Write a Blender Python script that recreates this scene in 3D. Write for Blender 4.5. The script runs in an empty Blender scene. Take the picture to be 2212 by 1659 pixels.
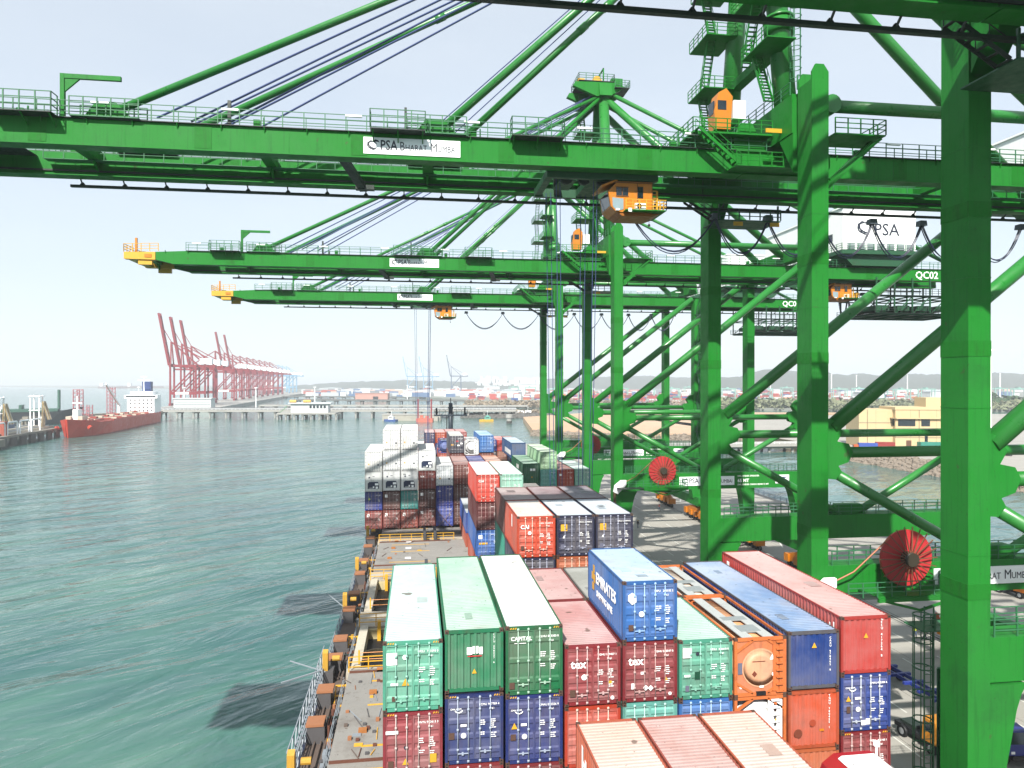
import bpy, math, random
from mathutils import Vector, Matrix
random.seed(7)
S = bpy.context.scene
COL = S.collection
rad = math.radians

# ------------------------------------------------------------------ camera, sky, sun, exposure
CZ = 36.4                       # eye height above the water
PSI = rad(7.92)
cam_d = bpy.data.cameras.new('camera'); cam = bpy.data.objects.new('camera', cam_d); COL.objects.link(cam)
cam.location = (0, 0, CZ); cam.rotation_euler = (rad(90 - 0.135), 0, -PSI)
cam_d.sensor_width = 36.0; cam_d.lens = 24.09; cam_d.clip_start = 0.2; cam_d.clip_end = 40000
S.camera = cam
SUN_EL = rad(43.5); SUN_AZ = math.atan2(-0.385, -0.923)      # behind the camera, to its left
W = bpy.data.worlds.new('World'); S.world = W; W.use_nodes = True
nt = W.node_tree; bg = nt.nodes['Background']
sky = nt.nodes.new('ShaderNodeTexSky'); sky.sky_type = 'NISHITA'; sky.sun_disc = False
sky.sun_elevation = SUN_EL; sky.sun_rotation = SUN_AZ
sky.altitude = 0; sky.air_density = 1.0; sky.dust_density = 1.0; sky.ozone_density = 1.0
veil = nt.nodes.new('ShaderNodeMix'); veil.data_type = 'RGBA'; veil.inputs['Factor'].default_value = 0.55      # even hazy veil over the whole sky
veil.inputs['B'].default_value = (5.2, 5.6, 5.9, 1); nt.links.new(sky.outputs[0], veil.inputs['A'])
_tc = nt.nodes.new('ShaderNodeTexCoord'); _nz = nt.nodes.new('ShaderNodeTexNoise'); _nz.inputs['Scale'].default_value = 3.0; _nz.inputs['Detail'].default_value = 5
_mp = nt.nodes.new('ShaderNodeMapping'); _mp.inputs['Scale'].default_value = (1, 1, 4); nt.links.new(_tc.outputs['Generated'], _mp.inputs['Vector']); nt.links.new(_mp.outputs[0], _nz.inputs['Vector'])
_mr = nt.nodes.new('ShaderNodeMapRange'); _mr.inputs['To Min'].default_value = .56; _mr.inputs['To Max'].default_value = .76; nt.links.new(_nz.outputs['Fac'], _mr.inputs['Value']); nt.links.new(_mr.outputs[0], veil.inputs['Factor'])   # uneven thin haze
nt.links.new(veil.outputs['Result'], bg.inputs['Color']); bg.inputs['Strength'].default_value = 0.10
sun_d = bpy.data.lights.new('sun', 'SUN'); sun_d.energy = 5.0; sun_d.angle = rad(0.55); sun_d.color = (1.0, 0.955, 0.88)
sun = bpy.data.objects.new('sun', sun_d); COL.objects.link(sun)
_sd = Vector((math.sin(SUN_AZ)*math.cos(SUN_EL), math.cos(SUN_AZ)*math.cos(SUN_EL), math.sin(SUN_EL)))
sun.rotation_euler = _sd.to_track_quat('Z', 'Y').to_euler(); sun.location = (-50, -100, 150)
S.view_settings.view_transform = 'Standard'; S.view_settings.look = 'None'
S.view_settings.exposure = 0.86; S.view_settings.gamma = 1.0
S.render.engine = 'CYCLES'
S.cycles.use_denoising = True
S.cycles.max_bounces = 6; S.cycles.diffuse_bounces = 2; S.cycles.glossy_bounces = 3; S.cycles.volume_bounces = 0
S.cycles.transmission_bounces = 2; S.cycles.caustics_reflective = False; S.cycles.caustics_refractive = False

def ground_at(px, zc, z=0.0):
    """point of the place seen at column px (2212-wide frame) at depth zc along the view axis, at height z"""
    xc = (px - 1106.0) / 1480.0 * zc
    return Vector((xc*math.cos(PSI) + zc*math.sin(PSI), -xc*math.sin(PSI) + zc*math.cos(PSI), z))

# ------------------------------------------------------------------ materials
def hexc(h, k=0.70):
    h = h.lstrip('#'); r = []
    for i in (0, 2, 4):
        c = int(h[i:i+2], 16)/255.0
        r.append(k*(c/12.92 if c <= .04045 else ((c+.055)/1.055)**2.4))
    return (r[0], r[1], r[2], 1.0)
MATS = {}
def mat(name, color=None, rough=.5, metal=0.0, dirt=.0, dirtcol='4a3a2c', scale=.6, objcol=False, emit=None, bump=0.0, bscale=20.0,
        streak=0.0, fade=0.0, fadecol='ffffff', spec=.5, spots=0.0):
    if name in MATS: return MATS[name]
    m = bpy.data.materials.new(name); m.use_nodes = True; n = m.node_tree.nodes; l = m.node_tree.links
    b = n['Principled BSDF']; b.inputs['Roughness'].default_value = rough; b.inputs['Metallic'].default_value = metal
    b.inputs['Specular IOR Level'].default_value = spec
    if objcol:
        oi = n.new('ShaderNodeObjectInfo'); src = oi.outputs['Color']
    else:
        rgb = n.new('ShaderNodeRGB'); rgb.outputs[0].default_value = color; src = rgb.outputs[0]
    def mix(src, fac_socket, col):
        mx = n.new('ShaderNodeMix'); mx.data_type = 'RGBA'
        l.new(fac_socket, mx.inputs['Factor']); l.new(src, mx.inputs['A']); mx.inputs['B'].default_value = col
        return mx.outputs['Result']
    tc = n.new('ShaderNodeTexCoord')
    oinf = n.new('ShaderNodeObjectInfo')
    add = n.new('ShaderNodeVectorMath'); add.operation = 'ADD'
    mul = n.new('ShaderNodeVectorMath'); mul.operation = 'SCALE'; mul.inputs[0].default_value = (37., 17., 53.)
    l.new(oinf.outputs['Random'], mul.inputs['Scale']); l.new(tc.outputs['Object'], add.inputs[0]); l.new(mul.outputs[0], add.inputs[1])
    def noise(sc, lo, hi, amt, vec=None, detail=5.0):
        t = n.new('ShaderNodeTexNoise'); t.inputs['Scale'].default_value = sc; t.inputs['Detail'].default_value = detail
        t.inputs['Roughness'].default_value = .65
        l.new(vec or add.outputs[0], t.inputs['Vector'])
        mr = n.new('ShaderNodeMapRange'); mr.inputs['From Min'].default_value = lo; mr.inputs['From Max'].default_value = hi
        mr.inputs['To Max'].default_value = amt; l.new(t.outputs['Fac'], mr.inputs['Value'])
        return mr.outputs['Result']
    if fade: src = mix(src, noise(scale*.5, .35, .7, fade), hexc(fadecol))
    if streak:
        sm = n.new('ShaderNodeVectorMath'); sm.operation = 'MULTIPLY'; sm.inputs[1].default_value = (3.0, 3.0, .18)
        l.new(add.outputs[0], sm.inputs[0])
        src = mix(src, noise(1.4, .52, .8, streak, sm.outputs[0]), hexc(dirtcol))
    if dirt: src = mix(src, noise(scale, .54, .8, dirt), hexc(dirtcol)); src = mix(src, noise(scale*6, .58, .8, dirt*.6), hexc(dirtcol))
    if spots: src = mix(src, noise(.9, .70, .74, spots, detail=2.0), hexc('5a4a3e')); src = mix(src, noise(5.0, .72, .76, spots*.8, detail=1.0), hexc('3c322c'))
    l.new(src, b.inputs['Base Color'])
    if dirt or streak:
        l.new(noise(scale*3, .3, .75, 1.0), (rm := n.new('ShaderNodeMapRange')).inputs['Value'])
        rm.inputs['To Min'].default_value = max(.05, rough-.12); rm.inputs['To Max'].default_value = min(1, rough+.2)
        l.new(rm.outputs['Result'], b.inputs['Roughness'])
    if bump:
        t = n.new('ShaderNodeTexNoise'); t.inputs['Scale'].default_value = bscale; t.inputs['Detail'].default_value = 6
        l.new(add.outputs[0], t.inputs['Vector'])
        bp = n.new('ShaderNodeBump'); bp.inputs['Strength'].default_value = bump; bp.inputs['Distance'].default_value = .1
        l.new(t.outputs['Fac'], bp.inputs['Height']); l.new(bp.outputs[0], b.inputs['Normal'])
    if emit:
        b.inputs['Emission Color'].default_value = emit; b.inputs['Emission Strength'].default_value = 1
    MATS[name] = m
    return m
GREEN = mat('crane_green_paint', hexc('187022', 1), .5, dirt=.40, dirtcol='164420', scale=.22, streak=.45, fade=.08, fadecol='7fa888', spec=.16, bump=.08, bscale=.9, spots=.4)
TUBEG = mat('crane_green_tube_paint', hexc('187022', 1), .34, dirt=.30, dirtcol='164420', scale=.3, streak=.2, fade=.12, fadecol='7fa888', spec=.6, bump=.05, bscale=.9)
STEEL = mat('galvanised_rail_steel', hexc('357a50'), .5)
DARKRAIL = mat('dark_rail_steel', hexc('26352f'), .55, dirt=.3)
ORANGE = mat('cabin_orange_paint', hexc('d9841c'), .4, dirt=.25, streak=.15)
YELLOW = mat('safety_yellow_paint', hexc('e8b030'), .45, dirt=.3, streak=.1)
WHITE = mat('white_paint', hexc('eef0f0', 1), .45, dirt=.12, dirtcol='8a8478', streak=.12)
SIGN = mat('white_sign_face', hexc('f2f5f7', 1), .35)
INK = mat('dark_lettering', hexc('2a3040'), .5)
WLET = mat('white_lettering', hexc('f4f4f2', 1), .5)
GLASS = mat('dark_window_glass', hexc('1a2a33'), .08, spec=.8)
RED = mat('reel_red_paint', hexc('d0343a'), .45, dirt=.3, streak=.1)
BLACK = mat('black_rubber_and_hold_dark', hexc('14161a'), .6)  # rubber and black parts, also the painted dark of the holds
ROPE = mat('wire_rope', hexc('4a5a8a'), .4, metal=.3)
PAINT = mat('container_paint', None, .5, objcol=True, dirt=.42, dirtcol='4a3628', scale=.5, streak=.45, fade=.30, fadecol='c8c4c0', bump=.10, bscale=2.2, spec=.3)
ROOFP = mat('container_roof_paint', None, .42, objcol=True, dirt=.5, dirtcol='6a5444', scale=.42, fade=.42, fadecol='f0f2f2', bump=.14, bscale=1.3, spec=.35, spots=.75)  # roofs paler than sides: sun-faded paint, with sky sheen put into the colour
FRAMEP = mat('container_frame_paint', None, .55, objcol=True, dirt=.6, dirtcol='4a3020', scale=1.2, streak=.35)
CAST = mat('rusty_casting', hexc('5a4034'), .7, dirt=.5, dirtcol='2e221c', scale=6)
ROD = mat('galvanised_rod', None, .45, objcol=True, dirt=.25, dirtcol='6a5a4a', scale=3)
CONC = mat('quay_concrete', hexc('a9a69e'), .85, dirt=.5, dirtcol='6b675e', scale=.09, fade=.3, fadecol='c8c4ba', bump=.15, bscale=3)
ROCK = mat('armour_rock', hexc('8d8173'), .9, dirt=.6, dirtcol='4c443c', scale=.3, bump=.4, bscale=2)
SAND = mat('reclaimed_earth', hexc('c8a684'), .95, dirt=.6, dirtcol='94715a', scale=.012, fade=.4, fadecol='e0cdb4', bump=.3, bscale=.3)
PIERC = mat('jetty_concrete', hexc('b2b0aa'), .85, dirt=.5, dirtcol='5d5a54', scale=.06, streak=.2)
FARRED = mat('far_crane_red', hexc('901022'), .55, dirt=.2)
FARBLUE = mat('far_crane_blue', hexc('7fb0d0'), .55, dirt=.2)
HATCH = mat('hatch_steel_grey', hexc('8e8c88'), .7, dirt=.85, dirtcol='4c3c32', scale=.22, streak=.1, fade=.4, fadecol='b8b4ac', bump=.12, bscale=3, spots=.8)
DECK = mat('walkway_deck_steel', hexc('6a5c54'), .75, dirt=.6, dirtcol='33292a', scale=.5)
BEIGE = mat('hold_beige_paint', hexc('cbbf94'), .65, dirt=.5, dirtcol='5a4a30', scale=.4, streak=.3)
PLAIN = mat('plain_object_colour', None, .55, objcol=True, dirt=.2)
HULLM = mat('ship_hull_blue', hexc('1d2c4a'), .5, dirt=.4, streak=.3)

# ------------------------------------------------------------------ mesh builder
class MB:
    def __init__(s): s.v = []; s.f = []
    def box(s, x0, x1, y0, y1, z0, z1):
        if x0 > x1: x0, x1 = x1, x0
        if y0 > y1: y0, y1 = y1, y0
        if z0 > z1: z0, z1 = z1, z0
        i = len(s.v)
        s.v += [(x0,y0,z0),(x1,y0,z0),(x1,y1,z0),(x0,y1,z0),(x0,y0,z1),(x1,y0,z1),(x1,y1,z1),(x0,y1,z1)]
        s.f += [(i,i+3,i+2,i+1),(i+4,i+5,i+6,i+7),(i,i+1,i+5,i+4),(i+1,i+2,i+6,i+5),(i+2,i+3,i+7,i+6),(i+3,i,i+4,i+7)]
        return s
    def _frame(s, p, q):
        d = (q-p).normalized(); up = Vector((0,0,1)) if abs(d.z) < .95 else Vector((1,0,0))
        a = d.cross(up).normalized(); b = a.cross(d).normalized()
        return a, b
    def bar(s, p, q, w, h):
        p = Vector(p); q = Vector(q); a, b = s._frame(p, q); i = len(s.v)
        for c in (p, q):
            for sa, sb in ((-1,-1),(1,-1),(1,1),(-1,1)):
                s.v.append(tuple(c + a*sa*w/2 + b*sb*h/2))
        s.f += [(i,i+1,i+2,i+3),(i+7,i+6,i+5,i+4),(i,i+4,i+5,i+1),(i+1,i+5,i+6,i+2),(i+2,i+6,i+7,i+3),(i+3,i+7,i+4,i)]
        return s
    def tube(s, p, q, r, n=12, r2=None, cap=True):
        p = Vector(p); q = Vector(q); a, b = s._frame(p, q); r2 = r if r2 is None else r2; i = len(s.v)
        for c, rr in ((p, r), (q, r2)):
            for k in range(n):
                t = 2*math.pi*k/n; s.v.append(tuple(c + a*math.cos(t)*rr + b*math.sin(t)*rr))
        for k in range(n):
            k2 = (k+1) % n; s.f.append((i+k, i+k2, i+n+k2, i+n+k))
        if cap:
            s.f.append(tuple(i+k for k in range(n))[::-1]); s.f.append(tuple(i+n+k for k in range(n)))
        return s
    def path(s, pts, r, n=5):
        for p, q in zip(pts[:-1], pts[1:]): s.tube(p, q, r, n, cap=False)
        return s
    def prism(s, poly, axis, a0, a1):
        """poly in the two other axes, extruded along axis (0,1,2)"""
        i = len(s.v); n = len(poly)
        for a in (a0, a1):
            for (u, w) in poly:
                s.v.append((a,u,w) if axis == 0 else ((u,a,w) if axis == 1 else (u,w,a)))
        s.f.append(tuple(range(i, i+n))); s.f.append(tuple(range(i+2*n-1, i+n-1, -1)))
        for k in range(n):
            k2 = (k+1) % n; s.f.append((i+k, i+n+k, i+n+k2, i+k2))
        return s
    def quad(s, a, b, c, d):
        i = len(s.v); s.v += [tuple(a), tuple(b), tuple(c), tuple(d)]; s.f.append((i,i+1,i+2,i+3)); return s
    def rail(s, pts, h=1.1, step=1.6, r=.03, rails=3, toe=False):
        pts = [Vector(p) for p in pts]
        for p, q in zip(pts[:-1], pts[1:]):
            L = (q-p).length; k = max(1, round(L/step))
            for j in range(k+1):
                c = p + (q-p)*j/k; s.bar(c, c+Vector((0,0,h)), r*2, r*2)
            for j in range(rails):
                z = Vector((0,0,h*(j+1)/rails)); s.bar(p+z, q+z, r*1.5, r*1.5)
        return s
    def stairs(s, p, q, width=.8, side=(0,1,0), rise=.35, hand=True):
        p = Vector(p); q = Vector(q); sd = Vector(side).normalized(); n = max(2, int(abs(q.z-p.z)/rise))
        for sg in (-1, 1):
            s.bar(p+sd*sg*width/2, q+sd*sg*width/2, .06, .25)
            if hand:
                z = Vector((0,0,1.0)); s.bar(p+sd*sg*width/2+z, q+sd*sg*width/2+z, .05, .05)
                for j in range(0, n+1, 3):
                    c = p+(q-p)*j/n+sd*sg*width/2; s.bar(c, c+z, .04, .04)
        for j in range(n+1):
            c = p+(q-p)*j/n; s.bar(c-sd*width/2, c+sd*width/2, .24, .05)
        return s
    def mesh(s, name, smooth=False):
        me = bpy.data.meshes.new(name); me.from_pydata(s.v, [], s.f)
        if smooth:
            me.polygons.foreach_set('use_smooth', [len(p.vertices) == 4 for p in me.polygons])
        me.update(); return me
def link(name, me, m=None, parent=None, loc=None, rot=None, color=None):
    if m is not None and not me.materials: me.materials.append(m)
    o = bpy.data.objects.new(name, me); COL.objects.link(o)
    if parent is not None: o.parent = parent
    if loc is not None: o.location = loc
    if rot is not None: o.rotation_euler = rot
    if color is not None: o.color = color
    return o
def add(name, mb, m, parent=None, loc=None, rot=None, color=None, smooth=False):
    return link(name, mb.mesh(name, smooth), m, parent, loc, rot, color)
def thing(name, label, cat, loc=(0,0,0), rotz=0.0, group=None):
    o = bpy.data.objects.new(name, None); COL.objects.link(o); o.location = loc; o.rotation_euler = (0,0,rotz)
    o.empty_display_size = .5
    return tag(o, label, cat, group)
def tag(o, label, cat, group=None, kind=None):
    o['label'] = label; o['category'] = cat
    if group: o['group'] = group
    if kind: o['kind'] = kind
    return o
def struct(o): o['kind'] = 'structure'; return o
_txt = {}
def text_mesh(body, size, bold=0.0, ext=.006):
    k = (body, round(size, 3), bold)
    if k not in _txt:
        cu = bpy.data.curves.new('lettering', 'FONT'); cu.body = body; cu.size = size; cu.extrude = ext; cu.offset = bold*size
        cu.resolution_u = 2
        t = bpy.data.objects.new('lettering', cu); COL.objects.link(t)
        bpy.context.view_layer.update()
        me = bpy.data.meshes.new_from_object(t.evaluated_get(bpy.context.evaluated_depsgraph_get()))
        me.name = 'lettering'
        bpy.data.objects.remove(t); bpy.data.curves.remove(cu)
        xs = [v.co.x for v in me.vertices] or [0]
        _txt[k] = (me, max(xs))
    return _txt[k]
SOUTH = (rad(90), 0, 0)             # lettering read from -Y
WEST = (rad(90), 0, rad(-90))       # lettering read from -X
def letter(body, size, m, parent, loc, rot=SOUTH, bold=0.0, name='lettering'):
    me, w = text_mesh(body, size, bold)
    if not me.materials: me.materials.append(m)
    elif me.materials[0] is not m:
        me = me.copy(); me.materials.clear(); me.materials.append(m)
    return link(name, me, None, parent, loc, rot), w
# ------------------------------------------------------------------ setting: water, quay, land, hills
QZ = 4.4                        # quay level
def water_mat():
    m = bpy.data.materials.new('harbour_water'); m.use_nodes = True; n = m.node_tree.nodes; l = m.node_tree.links
    b = n['Principled BSDF']; b.inputs['Roughness'].default_value = .12; b.inputs['IOR'].default_value = 1.36
    tc = n.new('ShaderNodeTexCoord')
    def nz(scale, sx, sy, detail, rough=.6, dist=0.0):
        mp = n.new('ShaderNodeMapping'); mp.vector_type = 'TEXTURE'; mp.inputs['Scale'].default_value = (sy, 1, 1); mp.inputs['Rotation'].default_value = (0,0,rad(36))
        l.new(tc.outputs['Object'], mp.inputs['Vector'])
        t = n.new('ShaderNodeTexNoise'); t.inputs['Scale'].default_value = scale; t.inputs['Detail'].default_value = detail
        t.inputs['Roughness'].default_value = rough; t.inputs['Distortion'].default_value = dist
        l.new(mp.outputs[0], t.inputs['Vector']); return t.outputs['Fac']
    silt = nz(.02, 1, 2.2, 4); mid = nz(.13, 1, 3.0, 5)
    r1 = n.new('ShaderNodeValToRGB'); l.new(silt, r1.inputs[0])
    r1.color_ramp.elements[0].position = .35; r1.color_ramp.elements[0].color = hexc('2a5654',1)
    r1.color_ramp.elements[1].position = .68; r1.color_ramp.elements[1].color = hexc('4e7264',1)
    mx = n.new('ShaderNodeMix'); mx.data_type = 'RGBA'; mr = n.new('ShaderNodeMapRange'); mr.inputs['From Min'].default_value = .4
    mr.inputs['From Max'].default_value = .7; mr.inputs['To Max'].default_value = .7; l.new(mid, mr.inputs['Value'])
    l.new(mr.outputs['Result'], mx.inputs['Factor']); l.new(r1.outputs[0], mx.inputs['A']); mx.inputs['B'].default_value = hexc('224c4e',1)
    # small whitecaps
    foam = nz(.22, 1, 2.0, 7, .62); fm = n.new('ShaderNodeMapRange'); fm.inputs['From Min'].default_value = .705; fm.inputs['From Max'].default_value = .75
    l.new(foam, fm.inputs['Value']); mf = n.new('ShaderNodeMix'); mf.data_type = 'RGBA'
    l.new(fm.outputs['Result'], mf.inputs['Factor']); l.new(mx.outputs['Result'], mf.inputs['A']); mf.inputs['B'].default_value = (.8,.85,.85,1)
    l.new(mf.outputs['Result'], b.inputs['Base Color'])
    w1 = nz(.12, 1, 2.4, 4, .5, .5); w2 = nz(.5, 1, 1.8, 3, .5, .3)
    ad = n.new('ShaderNodeMath'); ad.operation = 'MULTIPLY_ADD'; ad.inputs[1].default_value = .10; l.new(w2, ad.inputs[0]); l.new(w1, ad.inputs[2])
    bp = n.new('ShaderNodeBump'); bp.inputs['Strength'].default_value = .8; bp.inputs['Distance'].default_value = 1.9
    l.new(ad.outputs[0], bp.inputs['Height']); l.new(bp.outputs[0], b.inputs['Normal'])
    return m
FAR = 9000.0
mb = MB(); mb.quad((-FAR,-1500,0),(FAR,-1500,0),(FAR,FAR,0),(-FAR,FAR,0))
struct(add('water', mb, water_mat()))

# quay: deck slab of concrete panels on a body, back edge with water behind
quay = struct(add('quay', MB().box(29.4, 97.5, -60, 352, -3, QZ-.25), CONC))
random.seed(3)
for i in range(10):                        # deck panels with joints, as far as they can be told apart
    for j in range(26):
        x0 = 29.4 + i*6.81; y0 = -12 + j*14.0
        dz = random.uniform(-.006, .006)
        o = add('deck_panel', MB().box(x0+.03, x0+6.78, y0+.03, y0+13.97, QZ-.25, QZ+dz), CONC, quay)
kerb = add('kerb', MB().box(29.4, 30.0, -60, 352, QZ+.012, QZ+.3), YELLOW, quay)
LINEW = mat('road_line_white', hexc('e4e4dc'), .8, dirt=.6, dirtcol='8a867c', scale=.8)
for x in (32.0, 64.5):
    for d in (-.6, .6): add('rail_joint', MB().box(x+d-.06, x+d+.06, -12, 350, QZ+.01, QZ+.02), DARKRAIL, quay)
    add('crane_rail', MB().box(x-.07, x+.07, -12, 350, QZ+.008, QZ+.06), DARKRAIL, quay)
for x in (38.2, 42.6, 47.0, 51.4, 55.8, 60.2):
    for j in range(46):
        add('lane_marking', MB().box(x-.08, x+.08, -8+j*7.6, -3.6+j*7.6, QZ+.010, QZ+.014), LINEW, quay) if j % 1 == 0 and j < 30 else None
for j in range(8):
    m = MB(); y = 20+j*26
    m.prism([(70,y),(72,y+5),(72.3,y+5),(70.3,y)], 2, QZ+.010, QZ+.014); add('hatched_marking', m, LINEW, quay)
mf = MB()
for j in range(20): mf.box(28.6, 29.4, 5+j*17, 7.5+j*17, .4, 3.9)
add('fender_line', mf, BLACK, quay)['kind'] = 'stuff'
# back-edge railing of the quay
rl = add('quay_railing', MB().rail([(97.2, 20, QZ), (97.2, 350, QZ)], 1.2, 3.0, .05, 3), mat('rail_blue_grey', hexc('6d86a0'), .5)); tag(rl, 'blue grey railing along the landward edge of the quay', 'railing')

# approach trestle from quay end to the land
tr = thing('approach_trestle', 'low concrete road trestle on piles joining the quay to the shore', 'bridge', (0,0,0))
add('deck', MB().box(97.5, 215, 334, 348, 3.0, QZ), PIERC, tr)
add('beam', MB().box(97.5, 215, 336, 346, 1.9, 3.0), PIERC, tr)
for k in range(9):
    add('pile', MB().tube((105+k*13, 337, -2), (105+k*13, 337, 1.9), .7, 10).tube((105+k*13, 345, -2), (105+k*13, 345, 1.9), .7, 10), PIERC, tr)
add('railing', MB().rail([(98, 334.2, QZ), (214, 334.2, QZ)], 1.1, 3, .05, 2), WHITE, tr)

def landpoly(name, pts, z, m, z0=-2):
    return struct(add(name, MB().prism([(p[0], p[1]) for p in pts], 2, z0, z), m))
G = ground_at
# shore with the beige building
landpoly('shore_ground', [(206,60),(900,60),(900,620),(240,620),(206,395)], QZ-.05, CONC)
landpoly('reclaimed_ground', [G(1150,470),G(1300,440),G(1700,425),(205.8,330),(205.8,394),(239,618),G(1900,735),G(1290,745),G(1130,640)], QZ-.3, SAND)
landpoly('far_shore_ground', [G(1165,905),G(2500,830),G(3600,1500),G(3600,7500),G(-200,7500),G(560,3300),G(700,2500),G(1000,1320),G(1110,1000)], 3.6, mat('far_ground', hexc('8b8f86'), .9, dirt=.5, dirtcol='6a705f', scale=.004))
landpoly('rock_spit_ground', [G(1000,705),G(1180,700),G(1185,760),G(1010,730)], 3.2, mat('spit_ground', hexc('77746a'), .9, dirt=.4, scale=.05))

def rocks(name, label, line, n, rmin, rmax, spread, zlo, zhi, m):
    random.seed(len(name)+n); me = MB()
    for i in range(n):
        t = random.random()*(len(line)-1); k = int(t); p = Vector(line[k]).lerp(Vector(line[k+1]), t-k)
        a = random.random(); p = p + Vector(spread)*(a-.5); z = zlo+(zhi-zlo)*(a if spread[0]+spread[1] >= 0 else 1-a)
        r = random.uniform(rmin, rmax); s0 = len(me.v)
        ph = random.random()*6; ny = 6
        ring = []
        me.v.append((p.x, p.y, z+r*random.uniform(.5,.8)))
        for q in range(ny):
            aa = ph+q*6.283/ny; rr = r*random.uniform(.7,1.2); me.v.append((p.x+rr*math.cos(aa), p.y+rr*math.sin(aa), z+r*random.uniform(0,.4)))
        for q in range(ny):
            aa = ph+q*6.283/ny+.3; rr = r*random.uniform(.8,1.3); me.v.append((p.x+rr*math.cos(aa), p.y+rr*math.sin(aa), z-r))
        for q in range(ny):
            q2 = (q+1)%ny; me.f += [(s0, s0+1+q, s0+1+q2), (s0+1+q, s0+1+ny+q, s0+1+ny+q2, s0+1+q2)]
    return tag(add(name, me, m), label, 'rocks', kind='stuff')
rocks('rock_revetment', 'sloping bank of brown grey armour rocks below the beige building', [(203,90,0),(203,335,0)], 2600, .6, 1.5, (9,0,0), -.2, 4.6, ROCK)
rocks('rock_mound', 'dark heap of tetrapod rocks at the root of the long jetty', [G(1000,703),G(1190,696)], 700, 1.2, 2.6, (6,14,0), -.2, 4.5, mat('dark_rock', hexc('63615c'), .9, dirt=.6, dirtcol='33322f', scale=.2))
rocks('earth_bank', 'stony edge of the brown reclaimed ground', [G(1150,468),G(1300,438),G(1700,423),(205.8,330,0)], 900, .8, 1.8, (4,4,0), 0, 3.6, ROCK)

# hills
def hill(name, x0, x1, zc, prof, m):
    """ridge across columns x0..x1 at depth zc; prof = heights"""
    mbh = MB(); n = 90; rows = 10; random.seed(int(x0+zc)); ph = [random.random()*6 for _ in range(6)]
    idx = []
    for r in range(rows+1):
        for i in range(n+1):
            t = i/n; px = x0+(x1-x0)*t
            k = t*(len(prof)-1); a = int(min(k, len(prof)-2)); f = k-a; f = f*f*(3-2*f)
            h = prof[a]*(1-f)+prof[a+1]*f
            dd = r/rows; shape = math.sin(math.pi*dd)**.8
            h = h*shape*(1+.06*math.sin(t*60+ph[0]+r)+.04*math.sin(t*130+ph[1]+2*r)) + (random.uniform(-3,6)*shape)
            p = G(px, zc+(dd-.25)*zc*.35, 0); mbh.v.append((p.x, p.y, 3+max(0,h)))
    for r in range(rows):
        for i in range(n):
            a = r*(n+1)+i; mbh.f.append((a, a+1, a+n+2, a+n+1))
    return struct(add(name, mbh, m, smooth=True))
HILLM = mat('hill_scrub', hexc('545c52'), .95, dirt=.6, dirtcol='39463a', scale=.006)
hill('hills', 1480, 2500, 2700, [8,52,84,78,64,60,68,72,64,62,54,46], HILLM)
hill('hills', 560, 1560, 3700, [3,14,31,42,40,36,38,50,60,68,62,30], HILLM)

# ------------------------------------------------------------------ the moored container ship: hull, deck, hatches
SX0, SX1 = -7.05, 27.2
DZ = CZ-22.6                     # side deck
HZ = CZ-21.2                     # hatch cover tops
ship = thing('container_ship', 'long container ship under the camera, grey hatches and yellow fittings along its side', 'ship', (9.8, 0, 0))
def onship(name, m_, mt, parent=ship, **k):
    o = add(name, m_, mt, parent, **k)
    if parent is ship: o.location = (-9.8, 0, 0)
    return o
hp = [(SX0,-40),(SX0,150),(SX0+2.5,172),(SX0+8,192),(9.8,206),(SX1-8,192),(SX1-2.5,172),(SX1,150),(SX1,-40)]
onship('hull', MB().prism(hp[::-1], 2, -3, DZ), HULLM)
onship('side_deck', MB().box(SX0+.2, -5.0, 20, 160, DZ+.004, DZ+.05), DECK)
fo = [(SX0+3.0,168),(SX0+8,191),(9.8,205),(SX1-8,191),(SX1-3,168)]
onship('forecastle', MB().prism(fo[::-1], 2, DZ, DZ+4.0), mat('forecastle_grey', hexc('8a8f92'), .7, dirt=.4))
bw = onship('breakwater', MB().box(-2, 21.5, 178, 178.3, DZ+4.0, DZ+7.4), WHITE)
for k in range(7): add('frame_opening', MB().box(-1.2+k*3.3, 1.0+k*3.3, 177.9, 178.0, DZ+4.8, DZ+6.8), BLACK, bw)
mast = onship('foremast', MB().tube((9.0,184,DZ+4),(9.0,184,CZ-5.5),.75,10,.55), mat('mast_slate', hexc('2c3a46'), .5), smooth=True)
add('crosstree', MB().box(4.6,13.4,183.4,184.6,CZ-9.0,CZ-8.6).rail([(4.6,183.4,CZ-8.6),(13.4,183.4,CZ-8.6)],1.3,1.4,.06), MATS['mast_slate'], mast)
add('mast_light', MB().tube((9,184,CZ-5.5),(9,184,CZ-4.2),.12,6).box(8.3,9.7,183.7,184.3,CZ-7.0,CZ-6.6).box(5,5.5,183.6,184.2,CZ-8.6,CZ-6.9).box(12.6,13.0,183.6,184.2,CZ-8.6,CZ-6.6), BLACK, mast)
add('ladder', MB().stairs((8.0,184,DZ+4),(8.0,184.2,CZ-9),.5,(0,1,0),.5,False), BLACK, mast)
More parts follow.
